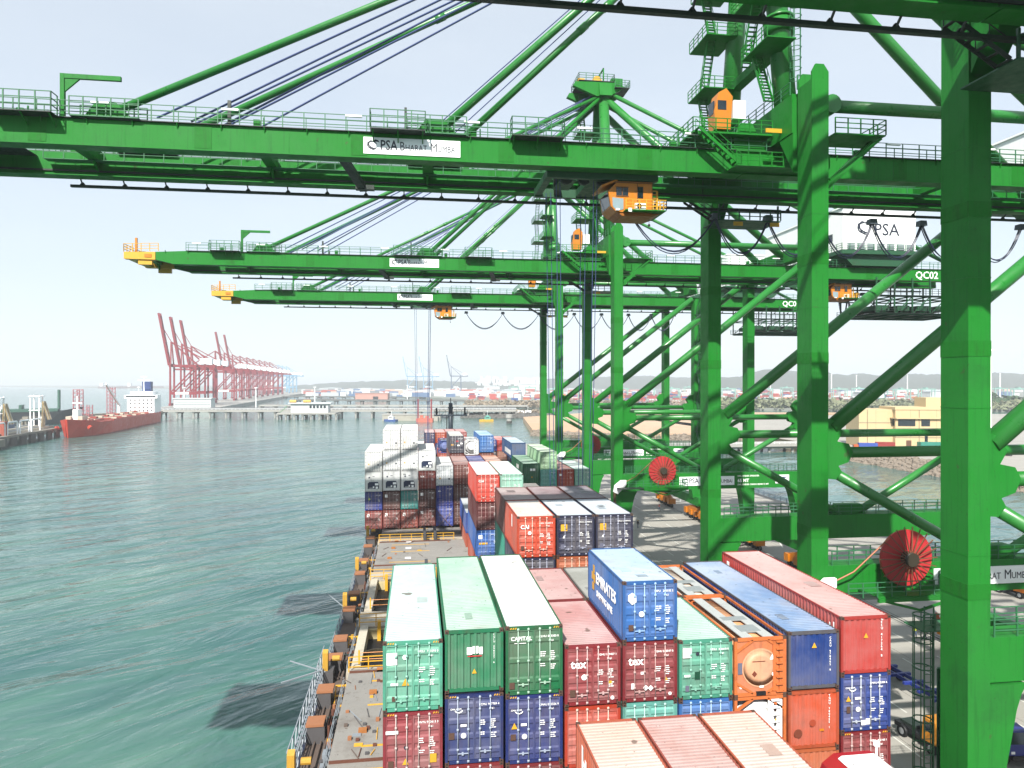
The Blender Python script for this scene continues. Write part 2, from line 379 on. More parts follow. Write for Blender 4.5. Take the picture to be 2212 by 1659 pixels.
# hatch covers and open holds, from near to far
def hatch_cover(y0, y1, x1=26.0, n=1):
    h = onship('hatch_cover', MB().box(-4.9, x1, y0, y1, HZ-1.0, HZ), HATCH)
    add('coaming', MB().box(-4.7, x1-.2, y0+.1, y1-.1, DZ+.05, HZ-1.0), mat('coaming_grey', hexc('6b6560'), .7, dirt=.5, dirtcol='3a302c', scale=.5, streak=.3), h)
    k = 0
    for yy in (y0+2.0, y0+(y1-y0)*.55, y1-2.2):
        add('yellow_line', MB().box(-3.2, 1.6, yy, yy+.22, HZ+.003, HZ+.008), YELLOW, h)
        add('lashing_pad', MB().box(-3.5+k*.3, -3.0+k*.3, yy+1.6, yy+1.95, HZ+.004, HZ+.2), mat('pad_orange', hexc('b07038'), .7, dirt=.6), h)
        add('socket_plate', MB().box(-1.4, -.7, yy+1.5, yy+2.1, HZ+.004, HZ+.05), WHITE, h); k += 1
    return h
hatch_cover(38.6, 51.6); hatch_cover(14, 36.4); hatch_cover(79.8, 92.6); hatch_cover(98.2, 113.2); hatch_cover(114.6, 128); hatch_cover(129.5, 143); hatch_cover(144.5, 168)
cb = []
for (y0, y1) in ((36.8,38.2),(52.0,52.8),(61.6,65.6),(76.0,79.2),(93.4,97.2)):
    w = onship('cross_deck', MB().box(-5.2, 26.5, y0, y1, DZ+.06, HZ-.35), mat('crossdeck_white', hexc('c0b8a8'), .7, dirt=.8, dirtcol='54422f', scale=.3, streak=.2, spots=.6))
    add('railing', MB().rail([(-5.0,y0+.1,HZ-.35),(5,y0+.1,HZ-.35)],1.1,1.5,.04), YELLOW, w)
    add('lashing_post', MB().box(.9,1.25,y0-.2,y1+.2,HZ-.35,HZ+.9).box(2.3,2.65,y0-.2,y1+.2,HZ-.35,HZ+.9), mat('post_grey', hexc('4a4c50'), .6, dirt=.3), w)
for (y0, y1) in ((52.8,61.6),(65.6,76.0)):
    o = onship('hold_dark_sheet', MB().box(-4.2,3.6,y0+.1,y1-.1,DZ+.06,DZ+.10), BLACK)  # black sheet on the deck, paints the dark of a deep hold
    add('coaming', MB().box(-4.9,-4.2,y0,y1,DZ+.06,HZ-.2), mat('coaming_cream', hexc('cfc7b4'), .6, dirt=.5, streak=.3), o)
    add('hold_wall', MB().box(-4.2,3.6,y1-.5,y1-.1,DZ+.1,HZ-.5), BEIGE, o)
    add('inner_wall', MB().box(2.8,3.6,y0+.1,y1-.5,DZ+.1,HZ-.4), BEIGE, o)
    for k in range(3):
        c = add('cell_guide', MB().box(-3.4+k*2.1,-3.1+k*2.1,y1-1.0,y1-.5,DZ+.1,HZ+.4), YELLOW, o)
    ml = MB()
    for q in range(14):
        a0, a1 = math.pi*q/14, math.pi*(q+1)/14
        ml.bar((-3.2+1.2*math.cos(a0), y0+2+1.6*math.sin(a0), HZ-.6), (-3.2+1.2*math.cos(a1), y0+2+1.6*math.sin(a1), HZ-.6), .16, .5)
    add('hatch_ring', ml, mat('ring_dark', hexc('3b3424'), .6), o)
    for zz in (.5, 1.0): add('guard_rope', MB().tube((-4.4,y0+.3,HZ-.35+zz),(3,y0+.3,HZ-.35+zz),.03,5), ORANGE, o)
    for k in range(3): add('guard_post', MB().box(-4.4+k*3.4,-4.28+k*3.4,y0+.25,y0+.37,HZ-.35,HZ+.85), YELLOW, o)
# side-deck fittings
random.seed(11)
onship('deck_railing', MB().rail([(SX0+.1,22,DZ+.05),(SX0+.1,160,DZ+.05)],1.15,1.6,.035,3), mat('deck_rail_grey', hexc('8f98a0'), .5))
for k, y in enumerate((31, 37.0, 43.9, 48.6, 54.2, 58.1, 65.6, 70.5, 77.9, 83.6, 90.8, 95.6)):
    p = onship('pedestal', MB().box(SX0+.25,SX0+1.15+.1*(k%3),y,y+.9+.15*(k%2),DZ+.05,HZ-.25), mat('pedestal_grey', hexc('585658'), .65, dirt=.4))
    add('pedestal_cap', MB().box(SX0+.2,SX0+1.3,y-.06,y+1.15,HZ-.25,HZ-.1), mat('cap_rust_orange', hexc('a8704c'), .65, dirt=.5), p)
    add('step_ladder', MB().stairs((SX0+1.7,y+.3,DZ+.05),(SX0+1.7,y+1.6,HZ-.5),.7,(1,0,0),.4,False), YELLOW if k % 2 else DARKRAIL, p)
for y in (38.4, 52.6, 66.8, 80.2, 97.6):
    p = onship('yellow_post', MB().prism([(y,DZ+.05),(y+.7,DZ+.05),(y+.6,HZ+.7),(y+.4,HZ+1.1),(y+.1,HZ+.9)],0,SX0+.05,SX0+.45), mat('worn_yellow', hexc('c89a34'), .6, dirt=.7, dirtcol='4a3a22', scale=1.5, streak=.4))
    add('post_base', MB().box(SX0-.05,SX0+.85,y-.1,y+1.0,DZ+.05,HZ-.4), mat('pedestal_grey'), p)
    add('hook_ring', MB().tube((SX0+.75,y+.4,HZ+.4),(SX0+1.3,y+.4,HZ+.4),.2,10), mat('worn_yellow'), p)
for (y0,y1) in ((40,51),(53,62),(66,76),(81,92)):
    onship('inner_railing', MB().rail([(-5.25,y0,DZ+.05),(-5.25,y1,DZ+.05)],1.1,1.5,.03,3), mat('deck_rail_grey'))
    onship('deck_pipe', MB().tube((-5.6,y0,DZ+.25),(-5.6,y1,DZ+.25),.09,6).tube((-5.9,y0,DZ+.22),(-5.9,y1,DZ+.22),.06,6).tube((-6.3,y0,DZ+.2),(-6.3,y1,DZ+.2),.05,6), DECK)
random.seed(29)
CLUT = [mat('rusty_iron', hexc('6a4030'), .8, dirt=.6), mat('pedestal_grey'), YELLOW, mat('cap_rust_orange'), DECK, mat('deck_rail_grey')]
for k in range(70):                        # lashing gear, lockers, vents and drums along the side deck
    y = random.uniform(30, 98); x = random.uniform(SX0+1.5, -5.5); q = random.random(); z = DZ+.05
    if q < .4: mbx = MB().box(x, x+random.uniform(.15,.5), y, y+random.uniform(.2,.9), z, z+random.uniform(.15,.7)); nm = 'deck_locker'
    elif q < .6: mbx = MB().tube((x,y,z),(x,y,z+random.uniform(.3,.9)),random.uniform(.08,.2),8); nm = 'vent_pipe'
    elif q < .85: mbx = MB().tube((x,y,z+.08),(x+random.uniform(-.6,.6),y+random.uniform(1,2.6),z+.08),.035,5); nm = 'lashing_rod'
    else: mbx = MB().box(x, x+.12, y, y+.12, z, z+1.1).box(x, x+.12, y+1.2, y+1.32, z, z+1.1).box(x, x+.12, y+.12, y+1.2, z+.98, z+1.1); nm = 'guard_frame'
    onship(nm, mbx, random.choice(CLUT))
for k in range(44):                        # loose gear, sockets and stains on the hatch tops
    y0, y1 = random.choice(((38.8,51.2),(80,92.2),(38.8,51.2))); y = random.uniform(y0,y1-1); x = random.uniform(-4.6, -1.9 if y1 < 60 else 4.5); q = random.random()
    if q < .45: onship('lashing_rod', MB().tube((x,y,HZ+.05),(x+random.uniform(-.9,.9),min(y1,y+random.uniform(.4,2.0)),HZ+.05),.03,5), random.choice(CLUT))
    elif q < .8: onship('twistlock', MB().box(x,x+.22,y,y+.22,HZ+.004,HZ+random.uniform(.08,.2)), random.choice(CLUT))
    else: onship('hatch_cleat', MB().box(x,x+.5,y,y+.3,HZ+.004,HZ+.06), random.choice(CLUT))
for y in (39.0, 51.0, 80.3, 92.0):
    onship('hatch_edge_bar', MB().box(-4.85, 4.5, y, y+.12, HZ+.004, HZ+.14), mat('rusty_iron'))
# stowed accommodation ladder outside the rail
gw = MB(); y0, y1 = 41.5, 58.0
for dx in (-.5, .1):
    gw.bar((SX0+dx,y0,DZ-.2),(SX0+dx,y1,DZ-.2),.08,.1); gw.bar((SX0+dx,y0,DZ+.9),(SX0+dx,y1,DZ+.9),.06,.06)
    for k in range(12):
        a = y0+(y1-y0)*k/12; b_ = y0+(y1-y0)*(k+1)/12
        gw.bar((SX0+dx,a,DZ-.2),(SX0+dx,(a+b_)/2,DZ+.9),.05,.05); gw.bar((SX0+dx,(a+b_)/2,DZ+.9),(SX0+dx,b_,DZ-.2),.05,.05)
for k in range(34):
    a = y0+(y1-y0)*k/34; gw.bar((SX0-.5,a,DZ-.2),(SX0+.1,a,DZ-.2),.2,.04)
onship('accommodation_ladder', gw, mat('ladder_alloy', hexc('9aa2ac'), .5, dirt=.4))
bo = MB()
bo.tube((SX0+.3,52.5,DZ+1),(SX0-2.4,53.4,DZ+1.6),.05,5).tube((SX0+.3,53,DZ+1),(SX0-2.6,51,DZ+1.0),.07,5).tube((SX0+.3,67,DZ+1),(SX0-1.5,68,DZ+2.2),.05,5)
onship('fender_davit', bo, mat('deck_rail_grey'))
# ------------------------------------------------------------------ containers
CW = 2.438
_cm = {}
def cm(key, fn):
    if key not in _cm: _cm[key] = fn()
    return _cm[key]
def corr_side(L, H, sx):
    mb = MB(); n = int((L-.36)/.278); p = (L-.36)/n; x0 = sx*(CW/2-.012); x1 = sx*(CW/2-.05)
    ys = []
    for k in range(n):
        y = .18+k*p; ys += [(y,x0),(y+p*.26,x0),(y+p*.5,x1),(y+p*.76,x1)]
    ys.append((L-.18, x0))
    for (y, x) in ys: mb.v += [(x,y,.16),(x,y,H-.06)]
    for i in range(len(ys)-1):
        a = 2*i; mb.f.append((a,a+2,a+3,a+1) if sx > 0 else (a,a+1,a+3,a+2))
    return mb.mesh('side_wall')
def corr_roof(L, H):
    mb = MB(); n = int((L-.3)/.21); p = (L-.3)/n; w = CW/2-.07; zs = []
    for k in range(n):
        y = .15+k*p; zs += [(y,H-.036),(y+p*.3,H-.036),(y+p*.5,H-.016),(y+p*.8,H-.016)]
    zs.append((L-.15, H-.036))
    for (y, z) in zs: mb.v += [(-w,y,z),(w,y,z)]
    for i in range(len(zs)-1): a = 2*i; mb.f.append((a,a+1,a+3,a+2))
    for y0, y1 in ((.06,.15),(L-.15,L-.06)): mb.quad((-w,y0,H-.012),(w,y0,H-.012),(w,y1,H-.03),(-w,y1,H-.03))
    for sx in (-1,1): mb.quad((sx*w,.06,H-.014),(sx*(w+.05),.06,H-.008),(sx*(w+.05),L-.06,H-.008),(sx*w,L-.06,H-.014))
    return mb.mesh('roof')
def frame(L, H, full=True):
    mb = MB(); w = CW/2
    for sx in (-1, 1):
        for y0, y1 in ((.0,.14),(L-.14,L)):
            mb.box(sx*w, sx*(w-.11), y0+.004, y1-.004, .118, H-.118)
        mb.box(sx*(w-.002), sx*(w-.07), .15, L-.15, .02, .17); mb.box(sx*(w-.004), sx*(w-.07), .15, L-.15, H-.085, H-.006)
    mb.box(-w+.11, w-.11, .012, .14, H-.13, H-.004); mb.box(-w+.18, w-.18, .02, .14, .03, .17)
    mb.box(-w+.11, w-.11, L-.14, L-.012, H-.13, H-.004); mb.box(-w+.18, w-.18, L-.14, L-.02, .03, .17)
    mb.box(-w+.08, w-.08, .2, L-.05, .10, .14); mb.box(-w+.1, w-.1, L-.09, L-.06, .15, H-.1)
    if not full:
        for sx in (-1,1):
            for y0, y1 in ((-.002,.178),(L-.178,L+.002)):
                mb.box(sx*(w+.002), sx*(w-.16), y0, y1, H-.115, H+.002); mb.box(sx*(w+.002), sx*(w-.16), y0, y1, -.002, .115)
    return mb.mesh('frame')
def casting():
    mb = MB(); mb.box(-.081,.081,-.09,.09,0,.118)
    return mb.mesh('corner_casting')
def cast_hole():
    mb = MB(); mb.box(-.04,.04,-.004,0,.03,.085); return mb.mesh('casting_hole')
def door_mesh(H, n, style):
    """one leaf 1.1 m wide, seen from -Y, with n pressed ridges"""
    mb = MB(); w = 1.105; z0, z1 = .19, H-.15; h = z1-z0
    mb.box(0,.05,.03,.07,z0,z1); mb.box(w-.05,w,.03,.07,z0,z1); mb.box(.05,w-.05,.03,.07,z0,z0+.05); mb.box(.05,w-.05,.03,.07,z1-.05,z1)
    pr = [(z0+.05,.07)]; st = h/n
    for k in range(n):
        c = z0+st*(k+.5); d = min(.15, st*.28)
        if style == 'deep': pr += [(c-d,.075),(c-d*.5,.035),(c+d*.5,.035),(c+d,.075)]
        else: pr += [(c-d,.048),(c-d*.45,.085),(c+d*.45,.085),(c+d,.048)]
    pr.append((z1-.05, .07))
    i0 = len(mb.v)
    for (z, y) in pr: mb.v += [(.05,y,z),(w-.05,y,z)]
    for k in range(len(pr)-1): a = i0+2*k; mb.f.append((a,a+1,a+3,a+2))
    return mb.mesh('door')
def rod_mesh(H):
    mb = MB(); mb.tube((0,-.005,.1),(0,-.005,H-.05),.022,6)
    for z in (.12,.62,H*.5,H-.62,H-.12): mb.box(-.045,.045,-.03,.03,z-.05,z+.05)
    return mb.mesh('lock_rod', True)
def handle_mesh():
    mb = MB(); mb.box(-.02,.42,-.03,-.005,-.02,.02); mb.box(.14,.22,-.04,.02,-.07,.05); return mb.mesh('handle')
def end_wall(H):
    mb = MB(); w = CW/2-.11; n = 8; p = 2*w/n; xs = []
    for k in range(n):
        x = -w+k*p; xs += [(x,.03),(x+p*.34,.03),(x+p*.5,.085),(x+p*.84,.085)]
    xs.append((w,.03))
    for (x, y) in xs: mb.v += [(x,y,.17),(x,y,H-.13)]
    for i in range(len(xs)-1): a = 2*i; mb.f.append((a,a+2,a+3,a+1))
    return mb.mesh('end_wall')
def data_lines(seed, rows, w):
    """blurred rows of small print"""
    mb = MB(); r = random.Random(seed)
    for (x, z, n) in rows:
        for k in range(n):
            ww = w*r.uniform(.6,1); mb.box(x, x+ww*.42, -.003, 0, z-k*.085, z-k*.085+.034); mb.box(x+ww*.5, x+ww*.9, -.003, 0, z-k*.085, z-k*.085+.034)
    return mb.mesh('data_print')
def recolor(me_key, m):
    return m
TAN = hexc('c9c9c4')
ALLC = []
def container(label, x0, yf, ztop, H=2.591, L=12.192, col='8a2b2b', roof=None, front='door', ridges=4, style='shallow', lod=0, code=None,
              name='shipping_container', group='containers stowed on the ship', rods=None, cat='container', tint=.72, framecol=None):
    """x0 = left edge, yf = end facing the camera, ztop = height of roof relative to the eye"""
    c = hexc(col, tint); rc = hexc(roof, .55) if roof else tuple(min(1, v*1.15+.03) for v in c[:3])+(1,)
    t = thing(name, label, cat, (x0+CW/2+.05, yf, CZ+ztop-H), 0, group)
    fc = hexc(framecol) if framecol else tuple(v*.8 for v in c[:3])+(1,)
    link('frame', cm(('fr',L,H,lod), lambda: frame(L,H,lod==0)), FRAMEP, t, color=fc)
    for sx in (-1,1): link('side_wall', cm(('sw',L,H,sx), lambda: corr_side(L,H,sx)), PAINT, t, color=c)
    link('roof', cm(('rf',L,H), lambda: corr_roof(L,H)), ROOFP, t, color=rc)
    if lod == 0:
        for sx in (-1,1):
            for y in (.088, L-.088):
                for z in (0, H-.118):
                    if z == 0 and y > 1: continue
                    k = link('corner_casting', cm('cast', casting), CAST, t, (sx*(CW/2-.079), y, z))
                    if y < 1: link('casting_hole', cm('ch', cast_hole), BLACK, k, (0,-.092,0))
    rodc = hexc(rods) if rods else tuple(min(1, v*.6+.28) for v in c[:3])+(1,)
    if front == 'door':
        for s in (0, 1):
            d = link('door', cm(('dr',H,ridges,style), lambda: door_mesh(H,ridges,style)), PAINT, t, (-1.11+s*1.115, 0, 0), color=c)
            for xr in ((.42,.86) if s == 0 else (.23,.67)):
                link('lock_rod', cm(('rod',H), lambda: rod_mesh(H)), ROD, d, (xr,.01,0), color=rodc)
            if lod == 0: link('handle', cm('hd', handle_mesh), ROD, d, (.44 if s == 0 else .26, -.0, .52 if s else .47), color=rodc)
        if code:
            a, b, c2 = code
            if lod == 0:
                letter(a, .125, WLET, t, (.20,.018,H-.48)); letter(b, .125, WLET, t, (.58,.018,H-.48)); letter(c2, .115, WLET, t, (.62,.018,H-.66))
                sd = abs(hash(label)) % 1000
                link('data_print', cm(('dp', len(label) % 5, H), lambda: data_lines(len(label) % 5, [(.24,H-1.12,3),(.66,H-1.1,5),(.24,H-1.62,2),(.66,H-1.66,3)], .3)), WLET, t, (0,.02,0))['kind'] = 'stuff'
        elif lod:
            link('data_print', cm(('dpf', H), lambda: data_lines(2, [(.3,H-.45,1),(.72,H-.45,2),(.62,H-1.1,4)], .34)), WLET, t, (0,.015,0))['kind'] = 'stuff'
    elif front == 'end':
        link('end_wall', cm(('ew',H), lambda: end_wall(H)), PAINT, t, color=c)
    elif front == 'reefer':
        p = link('reefer_panel', cm(('rp',H), lambda: MB().box(-1.1,1.1,.03,.1,.17,H-.13).mesh('reefer_panel')), PAINT, t, color=c)
        link('machinery_recess', cm(('rm',H), lambda: MB().prism([(-.82,.42),(.78,.42),(.78,1.15),(.6,1.42),(-.6,1.42),(-.82,1.2)],1,.02,.031).mesh('machinery_recess')), mat('recess_navy', hexc('1c2c4c'), .5, dirt=.3), p)
        link('control_box', cm(('rc',H), lambda: MB().box(.2,.7,.0,.02,.92,1.22).box(-.1,.1,.0,.02,.55,.78).box(.3,.62,0,.02,.45,.75).mesh('control_box')), WHITE, p)
        link('compressor', cm(('rk',H), lambda: MB().box(-.6,0,.005,.02,.44,.62).mesh('compressor')), mat('compressor_grey', hexc('9aa0a4'), .5), p)
        link('fan_vent', cm(('rv',H), lambda: MB().box(-.15,.15,.015,.03,H-.75,H-.68).box(-.7,-.5,.015,.03,H-.95,H-.75).mesh('fan_vent')), mat('recess_navy'), p)
    elif front == 'reefer_doors':
        for s in (0,1):
            d = link('door', cm(('rd',H), lambda: MB().box(0,1.105,.02,.07,.19,H-.15).mesh('door')), PAINT, t, (-1.11+s*1.115,0,0), color=c)
            for xr in ((.3,.62,.95) if s == 0 else (.15,.5,.8)):
                link('lock_rod', cm(('rod',H), lambda: rod_mesh(H)), ROD, d, (xr,.0,0), color=hexc('a9b4bc'))
            link('hinge_row', cm(('hr',H), lambda: (lambda m: [m.box(0,.12,-.005,.02,.3+k*.5,.42+k*.5) for k in range(5)] and m)(MB()).mesh('hinge_row')), ROD, d, (-.02 if s == 0 else .99,0,0), color=hexc('8a949c'))
        link('warning_sticker', cm('ws', lambda: MB().box(-.75,-.58,.012,.02,.95,1.15).mesh('warning_sticker')), YELLOW, t)
        link('plate', cm('pl', lambda: MB().box(.55,.75,.012,.02,.85,1.05).mesh('plate')), INK, t)
    if lod == 0:
        rp_ = random.Random(label)
        for _ in range(rp_.choice((0,1,1,2))):
            px_, py_ = rp_.uniform(-.9,.3), rp_.uniform(.6,L-2); sh_ = rp_.choice((.6,.8,1.25))
            link('roof_patch', MB().box(px_,px_+rp_.uniform(.3,.7),py_,py_+rp_.uniform(.3,1.1),H-.017,H-.012).mesh('roof_patch'), ROOFP, t, color=tuple(min(1,v*sh_) for v in rc[:3])+(1,))
    ALLC.append(t)
    return t
def sticker(t, x, z, w, h, m=None, name='sticker', y=.012):
    return link(name, MB().box(x-w/2, x+w/2, y, y+.01, z-h/2, z+h/2).mesh(name), m or WLET, t)
def tri(t, x, z, s, m=None, y=.012):
    return link('warning_triangle', MB().prism([(x-s/2,z),(x+s/2,z),(x,z+s)],1,y,y+.01).mesh('warning_triangle'), m or YELLOW, t)
def disc(t, x, z, r, m=None, y=.012):
    return link('round_sticker', MB().tube((x,y+.01,z),(x,y,z),r,14).mesh('round_sticker'), m or WLET, t)
def hazard(t, H):
    m = MB()
    for sx in (-1,1):
        for k in range(4):
            a = sx*.98-.16+k*.1; m.prism([(a,H-.10),(a+.05,H-.10),(a+.09,H-.03),(a+.04,H-.03)],1,.004,.011)
    return link('hazard_stripe', m.mesh('hazard_stripe'), YELLOW, t)
def vdigits(t, s, x, ztop, size=.17):
    for k, ch in enumerate(s):
        if ch != ' ': letter(ch, size, WLET, t, (x, .02, ztop-k*size*.92))
PX = 2.54; XA = -1.43
def cx(i): return XA+PX*i
HC, ST, FT, TW = 2.896, 2.591, 12.192, 6.058
YA = 28.5
BAYA = 'front row of containers nearest the camera'
# --- bay A, port to quay side
t = container('mint green container, leftmost of the front row, white square and triangle on its doors', cx(0), YA, -10.67, HC, FT, '55ac90', 'c4e2de', 'door', 4, 'deep', code=('UFSU','753593 0','4561'), rods='8fc8b4')
sticker(t,-.85,2.2,.42,.5); disc(t,-.32,2.25,.1); sticker(t,-.75,1.15,.3,.1); tri(t,-.3,1.08,.3); sticker(t,-.75,.55,.2,.2,CAST); hazard(t,HC)
t = container('maroon container under the mint green one at the port end of the front row', cx(0), YA, -13.6, HC, FT, '92303a', None, 'door', 5, code=('UNYU','933613 3','4561'), rods='c8b4b0')
sticker(t,-.85,2.1,.5,.13); disc(t,-.28,1.45,.09,INK); tri(t,-.3,.75,.26); sticker(t,.82,.95,.3,.36,YELLOW); hazard(t,HC); sticker(t,-.9,.8,.22,.26,CAST)
container('lowest visible maroon container at the port end of the front row', cx(0), YA, -16.5, ST, FT, '7c2328', None, 'door', 5)
t = container('dark green container with corrugated blank end, second from left in the front row', cx(1), YA, -10.33, ST, FT, '1f7c54', 'aad4bc', 'end')
for k,(xx,ww) in enumerate(((-.2,.22),(.12,.1),(.28,.14),(-.02,.1))): sticker(t,xx,1.72+(.04 if k%2 else 0),ww,.3,WLET,'logo_block',.005)
sticker(t,.02,1.5,.6,.04,RED,'logo_line',.005); tri(t,.0,.78,.2,y=.0); vdigits(t,'FCIU 498037 6',.80,2.32,.105)
def cma(t, x, z):
    letter('CMA CGM', .10, WLET, t, (x, .012, z)); m = MB()
    for q in range(8):
        a0,a1 = rad(200+q*18), rad(200+(q+1)*18); m.bar((x+.35+.16*math.cos(a0),.01,z+.02+.13*math.sin(a0)),(x+.35+.16*math.cos(a1),.01,z+.02+.13*math.sin(a1)),.02,.035)
    link('logo_swoosh', m.mesh('logo_swoosh'), WLET, t)
t = container('navy blue container below the dark green one, shipping line logo at upper left door', cx(1), YA, -13.02, HC, FT, '22346f', None, 'door', 4, 'deep', code=('ECMU','987789 4','4561'), rods='a8b4c8')
cma(t,-1.0,2.28); sticker(t,-.95,1.2,.24,.28,CAST); disc(t,-.45,1.2,.11); sticker(t,-.45,1.62,.24,.1); sticker(t,-.5,2.2,.3,.16,mat('label_grey',hexc('6a6c80'),.6)); hazard(t,HC)
container('maroon container at the bottom of the second stack of the front row', cx(1), YA, -15.93, ST, FT, '86282c', None, 'door', 5)
t = container('dark green container with white door lettering and a white roof in the front row', cx(2), YA, -10.3, HC, FT, '1a6b42', 'eaf2ee', 'door', 3, 'deep', code=('CLHU','883383 0','4561'), rods='a8cbb4')
letter('CAPITAL', .23, WLET, t, (-1.0,.015,2.32), bold=.012); sticker(t,-.6,2.2,.5,.02); sticker(t,-.95,.42,.22,.28,CAST); hazard(t,HC)
t = container('navy blue container with yellow triangle under the white roofed dark green one', cx(2), YA, -13.2, HC, FT, '1d2f74', None, 'door', 4, 'deep', code=('CMAU','595556 9','4561'), rods='a8b4c8')
cma(t,-1.0,2.25); tri(t,-.85,1.5,.26); sticker(t,-.45,1.66,.24,.1); disc(t,-.42,1.16,.11); sticker(t,-.9,1.15,.22,.26,CAST); hazard(t,HC)
container('maroon container at the bottom of the third stack of the front row', cx(2), YA, -16.1, ST, FT, '7f262b', None, 'door', 5)
def tex(t): letter('tex', .50, WLET, t, (-.96,.015,1.62), bold=.02)
t = container('short maroon container with big white lettering, pink roof, right of the white roof', cx(3), YA, -11.22, ST, TW, '8e2830', 'd29e9c', 'door', 5, code=('TGHU','159407 1','2261'), rods='d0b0ae')
tex(t); disc(t,-.38,1.22,.12); sticker(t,-.88,.55,.24,.3,CAST); sticker(t,.75,.95,.16,.12,YELLOW); disc(t,.86,.28,.08)
container('short dusty maroon roofed container behind the pink roofed one', cx(3), YA+6.14, -11.22, ST, TW, '8a3434', 'cc9c9a', 'end')
t = container('orange red container under the short maroon one with the pink roof', cx(3), YA, -13.86, ST, FT, 'c2432c', None, 'door', 5, code=None, rods='e0c0b0')
disc(t,-.5,1.2,.14); sticker(t,-.55,.9,.4,.14); sticker(t,-.55,.4,.3,.26,CAST)
t = container('blue container on top of the front row with yellow emblem and white side lettering', cx(4), YA, -8.6, ST, TW, '2e68ae', 'b4cfe8', 'door', 4, code=('ESPU','200332 2','2261'), rods='9cc0e8')
m = MB(); m.prism([(-.98,2.0),(-.8,2.12),(-.62,1.98),(-.62,1.7),(-.8,1.6),(-.98,1.78)],1,.012,.02); link('emblem', m.mesh('emblem'), WLET, t)
disc(t,-.38,1.18,.12); sticker(t,-.85,.6,.22,.26,CAST)
xs = -CW/2+.006
letter('EMIRATES', .78, WLET, t, (xs,4.5,1.28), WEST, bold=.02); letter('SHIPPING LINE', .42, WLET, t, (xs,4.4,.66), WEST, bold=.015)
m = MB(); m.box(xs-.01,xs,4.62,4.95,1.2,1.62).box(xs-.01,xs,4.75,5.05,1.68,2.05).box(xs-.01,xs,4.98,5.3,1.3,1.66).box(xs-.01,xs,4.85,5.2,.8,1.15); link('emblem', m.mesh('emblem'), YELLOW, t)
t = container('maroon container with white placards directly under the blue one with white side lettering', cx(4), YA, -11.22, ST, TW, '862830', None, 'door', 5, code=('TGHU','248547 0','2261'), rods='c8a4a0')
tex(t); sticker(t,-.35,1.25,.13,.11); tri(t,.72,.88,.16)
for q,(dx,dz) in enumerate(((-.2,.62),(.02,.6))):
    link('placard', MB().prism([(dx-.12,dz),(dx,dz-.12),(dx+.12,dz),(dx,dz+.12)],1,-.02,-.012).mesh('placard'), WLET, t)
sticker(t,-.75,.7,.18,.24); disc(t,.9,.3,.07)
container('short grey roofed container behind the blue one with the white side lettering', cx(4), YA+6.14, -11.22, ST, TW, '8b8a86', 'a8aaa4', 'end')
container('pale teal container two below the blue one with white side lettering', cx(4), YA, -13.85, ST, TW, '6db8ac', None, 'door', 4, 'deep', code=('','',''), rods='b0d8d0')
t = container('teal green short container left of the orange tank in the front row', cx(5), YA, -11.27, ST, TW, '4ca288', 'aed6c6', 'door', 4, 'deep', code=('UFSU','388010 0','2261'), rods='8cc4b0')
sticker(t,-.85,2.05,.4,.42); disc(t,-.38,2.0,.08,INK); sticker(t,-.85,1.05,.26,.09); sticker(t,-.38,1.05,.26,.32,mat('label_dkgreen',hexc('0f4a34'),.5)); sticker(t,-.85,.5,.17,.26,mat('label_grey'))
t = container('light blue container under the teal green one in the front row', cx(5), YA, -13.88, ST, TW, '3a78c0', None, 'door', 4, 'deep', rods='a8c8e8')
t = container('blue container with a blank ribbed end beside the orange tank', cx(7), YA, -11.15, ST, FT, '1c3d80', '88a6d0', 'end', framecol='55555c')
tri(t,.02,1.85,.24,y=0); vdigits(t,'CAXU 978405 6',.76,2.22,.13)
t = container('scuffed orange container with a blank ribbed end under the blue ribbed one', cx(7), YA, -13.82, ST, FT, 'c8532f', None, 'end', framecol='b0502f')
vdigits(t,'TGHU 780425 1',.72,2.3,.13); disc(t,-.75,.72,.2,mat('scuff_brown',hexc('7a3a24'),.8),.003); disc(t,-.05,1.15,.16,mat('scuff_rust',hexc('a84426'),.8),.003); sticker(t,.38,.82,.22,.1,ORANGE,y=0)
container('dark orange container at the bottom of the stack beside the tank', cx(7), YA, -16.43, ST, FT, 'c86a40', 'd89060', 'end')
t = container('long red container with a blank ribbed end at the quay side of the front row', cx(8), YA, -10.6, ST, FT, 'b83a34', 'dcaaa6', 'end')
tri(t,.0,1.62,.22,y=0); vdigits(t,'GESU 417264 8',.74,2.38,.15)
link('side_number', MB().box(-CW/2-.001,-CW/2+.01,.55,.62,1.7,2.2).box(-CW/2-.001,-CW/2+.01,.85,.92,1.6,2.1).box(-CW/2-.001,-CW/2+.01,11.2,11.5,1.7,2.2).mesh('side_number'), WLET, t)
t = container('navy blue container under the long red one at the quay side', cx(8), YA, -13.2, ST, FT, '27428c', None, 'door', 4, 'deep', code=('CMAU','412380 6','4261'), rods='c0c8d4')
cma(t,-1.0,1.95); tri(t,-.85,1.38,.24); sticker(t,-.4,1.5,.26,.1); disc(t,-.38,1.0,.11); sticker(t,-.85,1.0,.18,.3,CAST); sticker(t,-.12,.38,.2,.22); sticker(t,.1,.42,.2,.26)
t = container('dark red container at the bottom of the quay side stack', cx(8), YA, -15.82, ST, FT, '86222a', None, 'door', 5, code=('UESU','482160 1','4261'), rods='c8a8a4'); hazard(t,ST)

